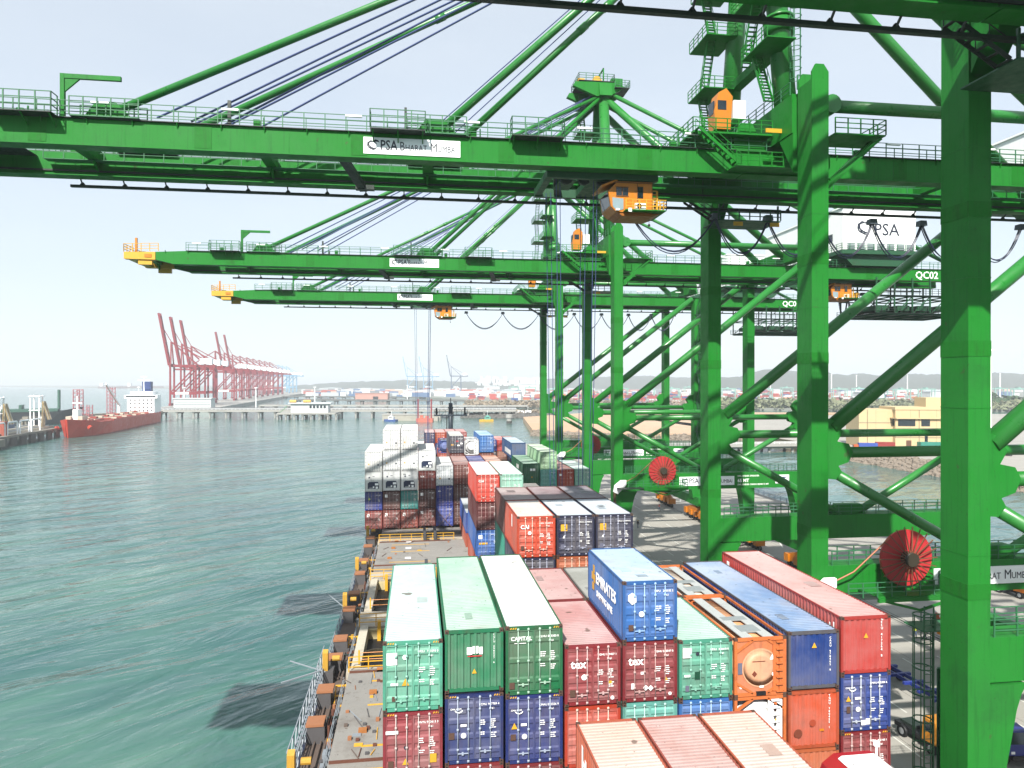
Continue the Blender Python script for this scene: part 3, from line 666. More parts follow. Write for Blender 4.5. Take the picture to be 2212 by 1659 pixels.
def tank(label, x0, yf, ztop, frc, vc, L=TW, H=ST, end=True):
    t = thing('tank_container', label, 'tank container', (x0+CW/2+.05, yf, CZ+ztop-H), 0, 'tank containers on the ship')
    f = hexc(frc); v = hexc(vc); w = CW/2; mb = MB()
    for sx in (-1,1):
        for y in (.07, L-.07): mb.box(sx*w, sx*(w-.13), y-.066, y+.066, .12, H-.12)
        mb.box(sx*w, sx*(w-.11), .15, L-.15, .02, .14); mb.box(sx*(w-.003), sx*(w-.10), .15, L-.15, H-.12, H-.02)
    for y in (.07, L-.07):
        mb.box(-w+.13, w-.13, y-.06, y+.06, H-.14, H-.01); mb.box(-w+.13, w-.13, y-.06, y+.06, .01, .16)
    link('frame', mb.mesh('frame'), FRAMEP, t, color=f)
    for s in (-1,1):
        for y in (.05, L-.05):
            bq = MB(); bq.bar((s*(w-.12),y,H-.6),(s*.35,y,H-.12),.08,.1); bq.bar((s*(w-.12),y,.6),(s*.35,y,.14),.08,.1)
            link('corner_brace', bq.mesh('corner_brace'), FRAMEP, t, color=f)
    vs = MB(); vs.tube((0,.35,H/2),(0,L-.35,H/2),1.13,28).tube((0,.12,H/2),(0,.35,H/2),.8,28,1.13).tube((0,L-.35,H/2),(0,L-.12,H/2),1.13,28,.8)
    ves = link('vessel', vs.mesh('vessel', True), PAINT, t, color=v)
    for k in (1.6, 3.0, 4.5): link('band', MB().tube((0,k,H/2),(0,k+.07,H/2),1.142,28,cap=False).mesh('band', True), PAINT, ves, color=v)
    wl = MB(); wl.box(-.75,-.25,.2,L-.3,H-.09,H-.05).box(.25,.75,.2,L-.3,H-.09,H-.05)
    link('walkway_plate', wl.mesh('walkway_plate'), mat('plate_alloy', hexc('c4c8c8'), .45, dirt=.3), t)
    mh = MB(); mh.box(-.45,.5,.9,1.7,H-.10,H-.03).box(-.6,.6,2.4,2.9,H-.08,H-.04)
    link('hatch_cover_plate', mh.mesh('hatch_cover_plate'), mat('plate_grey', hexc('9aa2a4'), .5, dirt=.3), t)
    for sx in (-1,1):
        for y in (.09,L-.09):
            for z in (0,H-.118): link('corner_casting', cm('cast', casting), CAST, t, (sx*(CW/2-.079), y, z))
    if end:
        link('end_panel', MB().box(-w+.13,w-.13,.06,.10,.16,H-.14).mesh('end_panel'), PAINT, t, color=f)
        dp = MB(); dp.tube((0,.06,H/2-.05),(0,.03,H/2-.05),.86,30).tube((0,.03,H/2-.05),(0,-.01,H/2-.05),.8,30,.5)
        link('dished_end', dp.mesh('dished_end', True), PAINT, t, color=v)
        sticker(t,-.95,1.25,.2,.5,mat('label_grey'),'document_tube',.02); sticker(t,-.1,1.55,.6,.03,mat('scuff_brown',hexc('7a3a24'),.8),'print_line',-.03)
        tri(t,.55,1.6,.24,WLET,.0); disc(t,.62,.95,.09,y=.0); disc(t,-.9,.42,.07,y=.04); sticker(t,.05,.42,.2,.08,y=.0)
        link('placard', MB().prism([(-.42,1.0),(-.3,.86),(-.18,1.0),(-.3,1.14)],1,-.03,-.02).mesh('placard'), mat('scuff_brown'), t)
        link('outlet', MB().box(-.2,.25,-.01,.06,.03,.2).mesh('outlet'), BLACK, t)
        link('ladder', MB().stairs((.86,.02,.2),(.86,.02,H-.2),.3,(1,0,0),.3,False).mesh('ladder'), FRAMEP, t, color=f)
    else:
        link('dished_end', MB().tube((0,.12,H/2),(0,.05,H/2),.8,26,.4).mesh('dished_end', True), PAINT, t, color=v)
        link('ladder', MB().stairs((.7,.04,.2),(.7,.04,H-.2),.4,(1,0,0),.3,False).mesh('ladder'), WHITE, t)
        tri(t,.7,1.4,.2,YELLOW,-.03)
    return t
tank('orange tank container with round dished end and ladder in the front row', cx(6), YA, -11.3, 'd4743c', 'e8a878')
tank('second orange framed tank container behind the one in the front row', cx(6), YA+6.14, -11.3, 'd4743c', 'ecd8c4', end=False)
tank('orange framed tank container behind the teal green short container', cx(5), YA+6.14, -11.27, 'd4743c', 'ecd0b8', end=False)
tank('white tank in an orange frame under the orange tank of the front row', cx(6), YA, -13.9, 'd4743c', 'f0f2f2', end=False)
# --- three roofs at the lower edge of the picture
YZ = 26.6-FT
for i,(w_,c,r) in enumerate((('left','c8684c','e8c8b8'),('middle','b05a4c','cc968c'),('right','c8684c','eaccbe'))):
    t = container('faded orange container nearest the camera, %s of the three at the bottom edge' % w_, cx(3+i)+.02, YZ, -13.5, ST, FT, c, r, 'end')
    if i == 0: link('side_logo', MB().box(-CW/2-.004,-CW/2+.006,11.0,11.2,1.3,2.2).box(-CW/2-.004,-CW/2+.006,10.5,10.7,1.0,1.9).box(-CW/2-.004,-CW/2+.006,10.7,11.0,1.5,1.7).mesh('side_logo'), WLET, t)
# --- bay B: CAI and two navy ones, mauve roofs behind
YB = 42.5
t = container('orange container with white door lettering at the port end of the second row', cx(3), YB, -8.44, ST, TW, 'cc4a2c', 'd8cfc4', 'door', 5, code=('CAIU','222657 0','22G1'), rods='e8c0b0')
letter('CAI', .34, WLET, t, (-1.0,.012,1.82), bold=.02); disc(t,-.42,1.55,.11); sticker(t,-.88,.62,.2,.26,CAST)
link('side_logo', MB().box(-CW/2-.004,-CW/2+.006,2.3,2.6,1.5,2.3).mesh('side_logo'), WLET, t)
for k, w_ in ((4,'middle'),(5,'quay side')):
    t = container('navy container with orange square emblem, %s of the second row' % w_, cx(k), YB, -8.44, ST, TW, '252a46', 'c4d0de', 'door', 4, 'deep', code=('UFCU','229494 8','22G1'), rods='a8acc0')
    s_ = sticker(t,-.75,1.82,.42,.42,YELLOW); letter('L', .3, INK, t, (-.72,.0,1.72), bold=.03); tri(t,-.75,1.16,.17,WLET); sticker(t,-.85,.62,.25,.3,mat('label_grey'))
for k,(r,w_) in enumerate((('96706c','port end'),('94777c','middle'),('7f7482','quay side'))):
    container('dull mauve roofed container at the back of the second row, %s' % w_, cx(3+k), YB+6.2, -8.44, ST, TW, '7a3a34', r, 'end')
container('navy container under the orange one of the second row', cx(3), YB, -11.06, ST, TW, '2a2f4a', None, 'door', 4, 'deep', rods='a8acc0')
container('orange container under the navy one with the orange emblem', cx(4), YB, -11.06, ST, TW, 'b8623c', None, 'door', 5, rods='d8b8a0')
container('brown container at the quay side under the navy one with the orange emblem', cx(5), YB, -11.06, ST, TW, '70433a', None, 'door', 5)
container('teal container with its long side to the hatch, second tier of the second row', cx(3), YB+6.2, -11.06, ST, TW, '3a9a84', None, 'end')
container('teal container third from top on the hatch side of the second row', cx(3), YB, -13.67, ST, FT, '3f9f88', None, 'door', 4, 'deep')
container('rust container fourth from top on the hatch side of the second row', cx(3), YB, -16.28, ST, FT, '8c4434', None, 'door', 5)
container('navy container lowest on the hatch side of the second row', cx(3), YB, -18.88, ST, FT, '2a3050', None, 'door', 5)
# --- bay D: white roofs
YD = 72.0
t = container('bright red tall container with white roof and white lettering behind the second row', cx(3), YD, -9.74, HC, FT, 'd84a3c', 'f0ecec', 'door', 5, code=('CAIU','834517 2','45G1'), rods='f0c8c0')
letter('CAI', .34, WLET, t, (-1.0,.012,2.1), bold=.02)
link('side_logo', MB().box(-CW/2-.004,-CW/2+.006,11.2,11.6,1.6,2.3).mesh('side_logo'), WLET, t)
container('pale mint container with white roof beside the bright red one', cx(4), YD, -9.74, HC, FT, '9fd4c0', 'f0f4f2', 'door', 3, 'deep', rods='d0ece0', code=('','',''))
container('dark maroon container under the bright red one with white roof', cx(3), YD, -12.7, HC, FT, '5e2024', None, 'door', 5, rods='b89894', lod=1)
t = container('blue container with yellow strip under the dark maroon one', cx(3), YD, -15.62, HC, FT, '2b62b0', None, 'door', 4, 'deep', lod=1, rods='a0c0e8')
sticker(t,-.5,1.5,.9,.2,YELLOW); sticker(t,-.8,2.2,.4,.4)
container('orange red container at the bottom of the stack topped by the bright red one', cx(3), YD, -18.55, ST, FT, 'b84c34', None, 'door', 5, lod=1)
container('mint container under the pale one with white roof', cx(4), YD, -12.7, HC, FT, '6fb8a8', None, 'door', 4, lod=1)
container('blue container with grey roof on the low stack behind the bright red one', cx(3), 88.0, -16.8, ST, FT, '2a50a0', 'b8c0c4', 'end', lod=1)
container('rusty orange container under the blue one on the low stack', cx(3), 88.0, -19.4, ST, FT, 'b4553c', None, 'end', lod=1)
# --- bay G: white reefers on the port side
YG = 100.0
gx = lambda k: -7.4+PX*k
tn = ['top', 'second', 'third', 'fourth', 'bottom']
cn = ['outermost port', 'second', 'third', 'fourth', 'fifth']
spec = [
 [(-9.9,HC,'f0f0ec','reefer_doors','rust stained reefer doors'),(-12.8,HC,'e8eae8','reefer','reefer with grimy cooling unit'),(-15.75,ST,'2c3c90','door','blue container with a lime diamond'),(-18.45,ST,'963a34','door','red container')],
 [(-6.8,HC,'f4f4f2','reefer_doors','white reefer doors'),(-9.75,HC,'f2f4f4','reefer_doors','white reefer doors'),(-12.7,HC,'f0f2f2','reefer','white reefer with navy cooling unit'),(-15.7,ST,'5a2f2c','door','brown container'),(-18.4,ST,'8a4640','door','rusty red container')],
 [(-6.8,HC,'f4f4f2','reefer_doors','white reefer doors'),(-9.75,HC,'f2f4f4','reefer_doors','white reefer doors'),(-12.7,HC,'f0f2f2','reefer','lettered white reefer with cooler'),(-15.7,ST,'1f8f8a','door','teal container'),(-18.4,ST,'944a40','door','rusty red container')],
 [(-9.9,HC,'f2f4f2','reefer','white reefer with navy cooler'),(-12.85,ST,'86322e','door','lettered maroon container'),(-15.55,ST,'552a28','door','dark brown container'),(-18.2,ST,'6e3430','door','brown container')],
 [(-12.1,HC,'eef2f4','reefer_doors','white reefer doors under a pale roof'),(-15.05,HC,'26348c','door','deep blue container'),(-17.98,HC,'3a4ea4','door','lighter blue container')],
]
for k, colm in enumerate(spec):
    for j,(zt,H,c,fr,nm) in enumerate(colm):
        lab = '%s, %s tier, %s column of the white reefer stack' % (nm, tn[j] if j < len(colm)-1 else 'bottom', cn[k])
        t = container(lab, gx(k), YG, zt, H, FT, c, 'f2f2f0' if c[0] in 'ef' else None, fr, 4 if j % 2 else 5, 'deep' if j % 2 else 'shallow', lod=1,
                      name='reefer_container' if 'reefer' in fr else 'shipping_container', rods='b0a0a0', group='containers in the reefer stack')
        if 'lime' in nm: link('placard', MB().prism([(-.8,1.6),(-.6,1.4),(-.4,1.6),(-.6,1.8)],1,.0,.01).mesh('placard'), mat('lime', hexc('c8d860'), .5), t)
        if nm == 'lettered maroon container': letter('tex', .42, WLET, t, (-.96,.012,1.7), bold=.02)
        if nm.startswith('lettered white'): letter('tex', .32, INK, t, (-.9,.02,2.25), bold=.01)
        if nm in ('brown container','dark brown container','rusty red container','red container'): sticker(t,-.75,1.95,.36,.42)
        if nm == 'deep blue container': letter('APL', .26, WLET, t, (-.96,.012,2.05), bold=.02)
lb = MB()
for k in range(5):
    for (a,b_) in ((0,1),(1,0)):
        lb.tube((gx(k)+.1+2.3*a, YG-.35, CZ-21.1), (gx(k)+.1+2.3*b_, YG-.12, CZ-18.6), .035, 5)
onship('lashing_rods', lb, mat('lashing_steel', hexc('7a5a52'), .6, dirt=.4))
for k,(c,r,nm) in enumerate((('7a3a34','b07a70','brown'),('3c3f8a','4c4f98','violet blue'),('b86a4a','d49878','salmon orange'))):
    container('%s roofed container just inboard of the reefer stack' % nm, gx(5+k), YG, -12.0, HC, FT, c, r, 'door', 4, lod=1, rods='c0a8a0')
container('brown container under the brown roofed one inboard of the reefer stack', gx(5), YG, -14.93, HC, FT, '5a2e2a', None, 'door', 4, lod=1)
container('dark brown container third from top inboard of the reefer stack', gx(5), YG, -17.85, HC, FT, '502826', None, 'door', 4, lod=1)
# quay-side group of the same row
YQ = 99.0
t = container('dark green bulging end container with two white squares near the second crane leg', 15.35, YQ, -11.9, HC, FT, '1c6a48', '8ab898', 'end', lod=1)
sticker(t,0,2.0,.34,.34,y=0); sticker(t,.42,2.0,.34,.34,y=0); sticker(t,.1,.9,.16,.2,YELLOW,y=0)
link('side_logo', MB().box(-CW/2-.004,-CW/2+.006,4.6,5.4,1.6,2.2).box(-CW/2-.004,-CW/2+.006,5.8,6.6,1.6,2.2).mesh('side_logo'), WLET, t)
container('pale lime container standing on the teal one by the second crane', 17.95, YQ, -10.2, ST, FT, '9cc89c', 'd8ecd0', 'door', 4, 'deep', lod=1, rods='d0e4cc')
container('teal container under the pale lime one by the second crane', 17.95, YQ, -12.82, ST, FT, '64b8ac', None, 'door', 4, 'deep', lod=1, rods='b8e0d8')
t = container('blue container with white side panel behind the pale lime one', 15.4, YQ+13.2, -10.0, ST, FT, '1f5288', 'b8ccd8', 'end', lod=1)
link('side_logo', MB().box(-CW/2-.004,-CW/2+.006,.6,8,.5,1.3).mesh('side_logo'), WLET, t)
t = container('orange red container with dusty pink roof by the second crane', 20.5, YQ, -12.85, ST, FT, 'b8402a', 'b98078', 'door', 5, lod=1, rods='d8a898'); sticker(t,-.75,1.8,.5,.3)
container('pale mint container outermost on the quay side by the second crane', 23.1, YQ, -12.85, ST, FT, '94ccb8', 'd4ece4', 'door', 4, 'deep', lod=1, rods='d0ece0')
# --- bays towards the bow
YF = 117.0
t = container('charcoal container with many stickers standing high towards the bow', 5.5, YF, -9.15, HC, FT, '4a4a58', 'c8c8c4', 'door', 4, 'deep', lod=1, rods='c8c8d0')
for (a,b_,m_) in ((-.7,1.9,INK),(.1,2.0,RED),(-.75,1.4,YELLOW),(.3,1.3,WLET),(.8,1.6,WLET),(-.2,1.1,INK),(.75,.9,INK)): sticker(t,a,b_,.4,.22,m_)
tank('white tank in a white frame between charcoal and blue containers', 8.05, YF, -9.8, 'f0f0f0', 'f2f2f2', end=False)
container('bright blue container standing high towards the bow', 10.6, YF, -9.1, HC, FT, '3a76bc', '9cc4e4', 'door', 4, 'deep', lod=1, rods='a8ccf0')
for k,(c,nm) in enumerate((('7c3a34','maroon'),('84503c','brown'),('8a4a3c','rust'))):
    container('%s container below the %s one towards the bow' % (nm, ('charcoal','white tank','bright blue')[k]), 5.5+2.55*k, YF, -12.15 if k != 1 else -12.45, HC, FT, c, None, 'door', 4, lod=1)
t = container('orange red container with white stickers behind the charcoal one', 4.4, 140.0, -14.4, HC, FT, 'b4442e', None, 'door', 5, lod=1, rods='d0a090'); sticker(t,.3,1.6,.5,.6)
tank('blue tank container seen end-on towards the bow', 4.4, 140.0, -11.8, '3a4f98', '4a64b0', end=False)
YH = 165.0
rowH = [(1.8,-12.0,'2a3060','navy','d8a8a4'),(4.35,-12.0,'c0502e','orange','d8a49c'),(6.9,-12.0,'b84438','red','d49c98'),(9.45,-12.0,'a83c36','dark red','c88c88'),
        (16.7,-14.0,'2f3c90','blue','8890c0'),(19.25,-14.0,'cc3c3c','bright red','e08880'),(21.8,-14.0,'883230','maroon','b06860')]
for (x,z,c,nm,r) in rowH:
    container('%s container, upper tier of the row nearest the bow' % nm, x, YH, z, ST, FT, c, r, 'door', 5, lod=1, rods='d0b0b0')
for (x,z,c,nm) in [(1.8,-14.62,'a84a3c','red brown'),(4.35,-14.62,'40488c','slate blue'),(16.7,-16.62,'3a2c30','black brown'),(19.25,-16.62,'9c6048','tan brown'),(21.8,-16.62,'2c3668','dark blue')]:
    container('%s container, lower tier of the row nearest the bow' % nm, x, YH, z, ST, FT, c, None, 'door', 5, lod=1)
container('pink roofed container beside the reefers with dark gap below', -1.1, 150.0, -15.2, ST, FT, '6a70a0', 'd8a8a8', 'door', 5, lod=1)
# red housing with white top at the lower edge
rh = thing('engine_housing', 'red domed housing with a white top at the bottom edge', 'housing', (17.6, 24.2, CZ-18.5))
m = MB()
prof = [(-1.55,0),(-1.55,2.4),(-1.3,3.05),(-.8,3.4),(.8,3.4),(1.3,3.05),(1.55,2.4),(1.55,0)]
m.prism(prof, 1, -2.0, 1.6); add('shell', m, mat('housing_red', hexc('a81c24'), .35, dirt=.3, dirtcol='5a1418'), rh)
m = MB(); m.prism([(-.86,3.4),(-.7,3.5),(.7,3.5),(.86,3.4)],1,-1.8,1.2); add('white_top', m, WHITE, rh)
add('lifting_lug', MB().tube((.9,1.3,3.2),(.9,1.3,3.75),.05,8).tube((.9,1.3,3.75),(.9,1.3,3.9),.13,10).tube((-.6,.4,3.5),(-.6,.4,3.65),.1,8).tube((1.2,-.6,3.2),(1.2,-.6,3.5),.05,6), ROD, rh)
add('side_lobe', MB().prism([(1.4,0),(1.4,2.2),(1.9,2.75),(2.8,2.75),(3.2,2.3),(3.2,0)],1,-2.0,.9), MATS['housing_red'], rh)
# ------------------------------------------------------------------ ship-to-shore cranes (local: u = across the quay from the sea rail, v = along the quay, w = above the quay)
RX = 32.0; GAU = 32.5; HS = 9.8; GV = 4.15; GB, GT = 50.4, 52.4
UTIP, UREAR, UHINGE = -76.5, 68.0, -3.6
PARTS = []                      # (name, mesh, material, index of parent part or None)
def P(name, mb, m=GREEN, sub=None, smooth=False):
    if smooth and m is GREEN: m = TUBEG
    PARTS.append((name, mb.mesh(name, smooth), m, sub)); return len(PARTS)-1
def leg_poly(d, u0, top):
    # d = +1: land side lies towards +u; the lower part flares inwards under the portal beam
    pts = [(-.72,5.2),(-.72,top),(.72,top),(.72,17.4),(.72,14.5),(3.1,14.5),(2.75,13.9),(2.45,13.0),(1.75,9.5),(1.05,5.2)]
    pts = [(u0+d*a, b) for a, b in pts]
    return pts if d > 0 else pts[::-1]
for v in (-HS, HS):
    lg = P('leg', MB().prism(leg_poly(1, 0, 56.3)[::-1], 1, v-1.04, v+1.04))
    for s in (-1.04, .86): P('leg_ear', MB().prism([(-.72,56.3),(-.72,56.9),(-.4,57.5),(.3,57.5),(.72,56.9),(.72,56.3)],1,v+s,v+s+.18), sub=lg)
    for zz in (30.5, 38.0, 45.5, 22.0): P('weld_band', MB().box(-.735,.735,v-1.055,v+1.055,zz,zz+.06), sub=lg)
    for zz in (19.5, 33.5, 41.5): P('splice_plate', MB().box(-.74,.74,v-1.06,v+1.06,zz,zz+.9), mat('crane_green_splice', hexc('18691f', 1), .55, dirt=.45, dirtcol='2c3c20', scale=1.0, streak=.5, spec=.16), lg)
    lg2 = P('leg', MB().prism(leg_poly(-1, GAU, 51.0)[::-1], 1, v-1.04, v+1.04))
    P('portal_beam', MB().box(.73, GAU-.73, v-.86, v+.86, 14.6, 17.2))
    P('portal_walkway_railing', MB().rail([(1.2,v-.8,17.2),(31.3,v-.8,17.2)],1.15,1.5,.035,3).rail([(1.2,v+.8,17.2),(31.3,v+.8,17.2)],1.15,1.5,.035,3), STEEL)
    # mid-height gussets, tube braces
    g = [(.70,24.2),(.70,29.2),(1.6,28.9),(2.4,28.0),(1.9,27.2),(2.9,27.0),(3.3,26.3),(2.9,25.5),(2.0,25.2),(2.3,24.7),(1.8,24.1)]
    P('gusset', MB().prism(g[::-1], 1, v-.45, v+.45)); P('gusset', MB().prism([(GAU-a,b) for a,b in g], 1, v-.45, v+.45))
    P('horizontal_brace', MB().tube((2.6,v,26.25),(GAU-2.6,v,26.25),.45,16), smooth=True)
    P('diagonal_brace', MB().tube((1.6,v,28.3),(GAU-.9,v,51.4),.62,18), smooth=True)
    P('lower_brace', MB().tube((1.9,v,24.6),(15.6,v,17.0),.42,14), smooth=True)
    P('lower_brace', MB().tube((GAU-1.9,v,24.6),(16.9,v,17.0),.42,14), smooth=True)
    P('brace_node', MB().prism([(14.2,17.2),(14.8,18.3),(17.7,18.3),(18.3,17.2)],1,v-.4,v+.4))
    P('top_brace', MB().tube((.6,v,54.6),(GAU,v,54.6),.5,16), smooth=True)
    P('brace_eye', MB().tube((1.4,v-.6,54.6),(1.4,v+.6,54.6),.75,16), smooth=True)
for u in (0, GAU):
    P('sill_beam', MB().box(u-.8,u+.8,-HS-3.6,HS+3.6,3.6,5.6))
    for v in (-HS, HS):
        b = P('bogie', MB().prism([(v-5,1.7),(v-4.4,2.3),(v-1,3.3),(v+1,3.3),(v+4.4,2.3),(v+5,1.7),(v+5,1.2),(v-5,1.2)],0,u-.55,u+.55)
              .box(u-.9,u+.9,v-4.9,v-3.6,1.0,2.3).box(u-.9,u+.9,v-1.9,v-.6,1.0,2.2).box(u-.9,u+.9,v+.6,v+1.9,1.0,2.2).box(u-.9,u+.9,v+3.6,v+4.9,1.0,2.3), ORANGE)
        for k in range(8):
            vv = v-4.55+k*1.3; P('wheel', MB().tube((u-.25,vv,.48),(u+.25,vv,.48),.42,14), DARKRAIL, b)
        P('buffer', MB().tube((u,v+(5 if v > 0 else -5),1.5),(u,v+(6.3 if v > 0 else -6.3),1.5),.25,10), YELLOW, b)
# top cross beams
cbm = P('cross_beam', MB().prism([(-8.3,52.85),(8.3,52.85),(8.3,56.1),(-8.3,56.1)],0,-.95,.95))
P('beam_railing', MB().rail([(-.95,-8,56.1),(-.95,8,56.1)],1.1,1.4,.035).rail([(.95,-8,56.1),(.95,8,56.1)],1.1,1.4,.035), STEEL, cbm)
for s in (-1,1):                # beam knees down to legs
    P('beam_haunch', MB().prism([(s*8.4,52.8),(s*8.4,49.5),(s*6.2,52.8)],0,-.9,.9), sub=cbm)
P('cross_beam', MB().box(GAU-.9,GAU+.9,-8.4,8.4,52.85,54.9))
# girders
for s in (-1,1):
    v = s*GV
    bg_ = P('boom_girder', MB().prism([(UTIP+4.6,GB+.55),(UTIP+7,GB),(UHINGE-.06,GB),(UHINGE-.06,GT),(UTIP+9,GT),(UTIP+4.6,GT-.25)][::-1],1,v-.5,v+.5)
            .box(UTIP+7,UHINGE-.06,v-.68,v+.68,GB-.09,GB-.005))
    P('boom_tip', MB().prism([(UTIP,GB+.6),(UTIP+4.55,GB+.55),(UTIP+4.55,GT-.25),(UTIP,GT-.35)][::-1],1,v-.52,v+.52).box(UTIP+2,UTIP+4,v-.3,v+.3,GB-.2,GB+.6), YELLOW)
    br = P('bridge_girder', MB().box(UHINGE+.06,UREAR,v-.5,v+.5,GB,GT).box(UHINGE+.06,UREAR,v-.68,v+.68,GB-.09,GB-.005))
    for q in range(22): P('weld_seam', MB().box(UTIP+9.5+q*6.2,UTIP+9.58+q*6.2,v-.512,v+.512,GB+.004,GT-.004), GREEN, bg_ if UTIP+9.6+q*6.2 < UHINGE else br)
    for q in range(11): P('splice_plate', MB().box(UTIP+15+q*12.1,UTIP+16.3+q*12.1,v-.525,v+.525,GB+.12,GT-.12), mat('crane_green_splice', hexc('18691f', 1), .55, dirt=.45, dirtcol='2c3c20', scale=1.0, streak=.5, spec=.16), bg_ if UTIP+16.4+q*12.1 < UHINGE else br)
    P('trolley_rail', MB().box(UTIP+6,UREAR,v-s*.55-.08,v-s*.55+.08,GB+.25,GB+.4), DARKRAIL)
    # outer walkway with brackets and railing
    o = v-s*.42; wk = P('walkway', MB().box(UTIP+9.1,UREAR,o,o+s*1.12,GT+.004,GT+.06), DARKRAIL)
    mbk = MB()
    k = UTIP+6.0
    while k < UREAR:
        mbk.prism([(v+s*.503,GT-.003),(v+s*.72,GT-.003),(v+s*.503,GT-.45)],0,k,k+.08); k += 1.65*2
    P('walkway_bracket', mbk, GREEN, wk)
    P('walkway_railing', MB().rail([(UTIP+9.1,o+s*1.1,GT+.06),(UREAR,o+s*1.1,GT+.06)],1.25,1.65,.035,3).rail([(UTIP+9.1,o,GT+.06),(UREAR,o,GT+.06)],1.2,3.3,.03,2), STEEL, wk)
    for q in range(12):
        uu = UTIP+10+q*9.6
        P('floodlight', MB().box(uu,uu+1.3,o+s*1.0,o+s*1.22,GT+1.15,GT+1.3), WHITE, wk)
    for q in range(7):
        uu = UTIP+14+q*17.5
        P('junction_box', MB().box(uu,uu+.5,o+s*.3,o+s*.6,GT+.06,GT+.75).bar((uu+.8,o+s*.5,GT),(uu+.8,o+s*.5,GT+.95),.1,.1), GREEN, wk)
    for uu in (-61.5, -33.5, -22.0):
        pl = P('service_platform', MB().box(uu-2.2,uu+2.2,v+s*.72,v+s*1.7,GT-.02,GT+.05), DARKRAIL)
        P('platform_railing', MB().rail([(uu-2.2,v+s*.75,GT+.05),(uu-2.2,v+s*1.68,GT+.05),(uu+2.2,v+s*1.68,GT+.05),(uu+2.2,v+s*.75,GT+.05)],1.5,1.1,.04), STEEL, pl)
        P('platform_bracket', MB().bar((uu-2,v+s*.5,GT-.7),(uu-2,v+s*1.6,GT-.02),.09,.12).bar((uu,v+s*.5,GT-.7),(uu,v+s*1.6,GT-.02),.09,.12).bar((uu+2,v+s*.5,GT-.7),(uu+2,v+s*1.6,GT-.02),.09,.12), GREEN, pl)
    P('signal_post', MB().box(-47.0,-46.75,v-.12,v+.12,GT,GT+2.2), DARKRAIL)
    P('signal_post', MB().box(-33.0,-32.8,v-.12,v+.12,GT,GT+2.4), DARKRAIL)
    # stay anchorages
    for uu in (-56.0, -30.5):
        P('stay_bracket', MB().prism([(uu-1.8,GT),(uu-.7,GT+1.5),(uu+.7,GT+1.5),(uu+2.2,GT)],1,v-.32,v+.32))
        P('bracket_platform', MB().box(uu-2.4,uu+2.6,v-.9,v+.9,GT+.1,GT+.18).rail([(uu-2.4,v-.9,GT+.18),(uu+2.6,v-.9,GT+.18)],1.4,1.0,.04).rail([(uu-2.4,v+.9,GT+.18),(uu+2.6,v+.9,GT+.18)],1.4,1.0,.04), STEEL)
    P('davit', MB().box(-59.4,-59.1,v-.15,v+.15,GT,GT+3.6).box(-59.1,-55.0,v-.13,v+.13,GT+3.25,GT+3.6).prism([(-59.1,GT+3.25),(-58.0,GT+3.25),(-59.1,GT+2.2)],1,v-.08,v+.08)) if s < 0 else None
    # stays
    A = (0, s*2.2, 81.6)
    for (uu, r, nm) in ((-56.0,.31,'forestay'),(-30.5,.33,'forestay')):
        B = (uu+.8, v, GT+1.0); st = P(nm, MB().tube(B, A, r, 14), smooth=True)
        for f in (.46,.54):
            c = Vector(B).lerp(Vector(A), f); d = (Vector(A)-Vector(B)).normalized()
            P('stay_joint', MB().tube(c-d*.5, c+d*.5, r*1.2, 12), sub=st, smooth=True)
    P('backstay', MB().tube((GAU,v,GT+1),(0,s*2.2,81.0),.62,16), smooth=True)
    P('backstay', MB().tube((UREAR-3,v,GT+.8),(0,s*2.2,82.2),.36,12), smooth=True)
    for q in range(3):
        dv = -.45+q*.45
        P('boom_rope', MB().tube((-53+q*2.5,v*.45+dv,GT+1.2),(0,s*1.2+dv,82.6),.09,6), ROPE)
    P('boom_rope', MB().tube((-30.5,v-s*.9,GT+1.2),(0,s*1.6,82.6),.05,5), ROPE)
# ties between the girders
tie = MB()
for uu in (-74.2,-60,-45,-31,-16):
    P('boom_tie', MB().box(uu-.45,uu+.45,-GV+.5,GV-.5,GT-.9,GT-.05))
    P('boom_tie_gusset', MB().prism([(-GV+.5,GT-.06),(-GV+.5,GB+.2),(-GV+1.6,GT-.9)],0,uu-.1,uu+.1)); P('boom_tie_gusset', MB().prism([(GV-.5,GT-.06),(GV-1.6,GT-.9),(GV-.5,GB+.2)],0,uu-.1,uu+.1))
for uu in (8,20,44,56,67): P('bridge_tie', MB().box(uu-.45,uu+.45,-GV+.5,GV-.5,GT-.9,GT-.05))
MATS_DG = mat('frame_dark_green', hexc('235a3a'), .55, dirt=.3)
P('boom_shadow_plate', MB().box(UTIP+1.3,UTIP+11.5,-GV+.55,GV-.55,GT-.52,GT-.45), DARKRAIL)  # added plate, closes the gap in the boom's shadow on the water
P('girder_end_hanger', MB().box(-1.4,5.4,4.8,HS-1.2,48.62,48.72).bar((-1.2,5,48.7),(-1.2,5,50.3),.15,.15).bar((5.2,5,48.7),(5.2,5,50.3),.15,.15).rail([(-1.4,4.8,48.75),(5.4,4.8,48.75)],1.1,1.1,.05), MATS_DG)
P('girder_end_stair', MB().stairs((-4.6,5.6,50.6),(-1.5,5.6,48.75),.9,(0,1,0),.33), DARKRAIL)
P('lamp_cluster', MB().box(.2,1.2,4.7,4.8,48.1,48.5).box(4.2,5.2,4.7,4.8,48.1,48.5), YELLOW)
P('tip_tie', MB().box(UTIP+.05,UTIP+1.2,-GV+.5,GV-.5,GB+.7,GT-.4), YELLOW)
P('tip_railing', MB().rail([(UTIP,-GV-.5,GT-.3),(UTIP,GV+.5,GT-.3)],1.2,1.2,.05).rail([(UTIP,-GV-.5,GT-.3),(UTIP+5,-GV-.5,GT-.1)],1.2,1.2,.05), YELLOW)
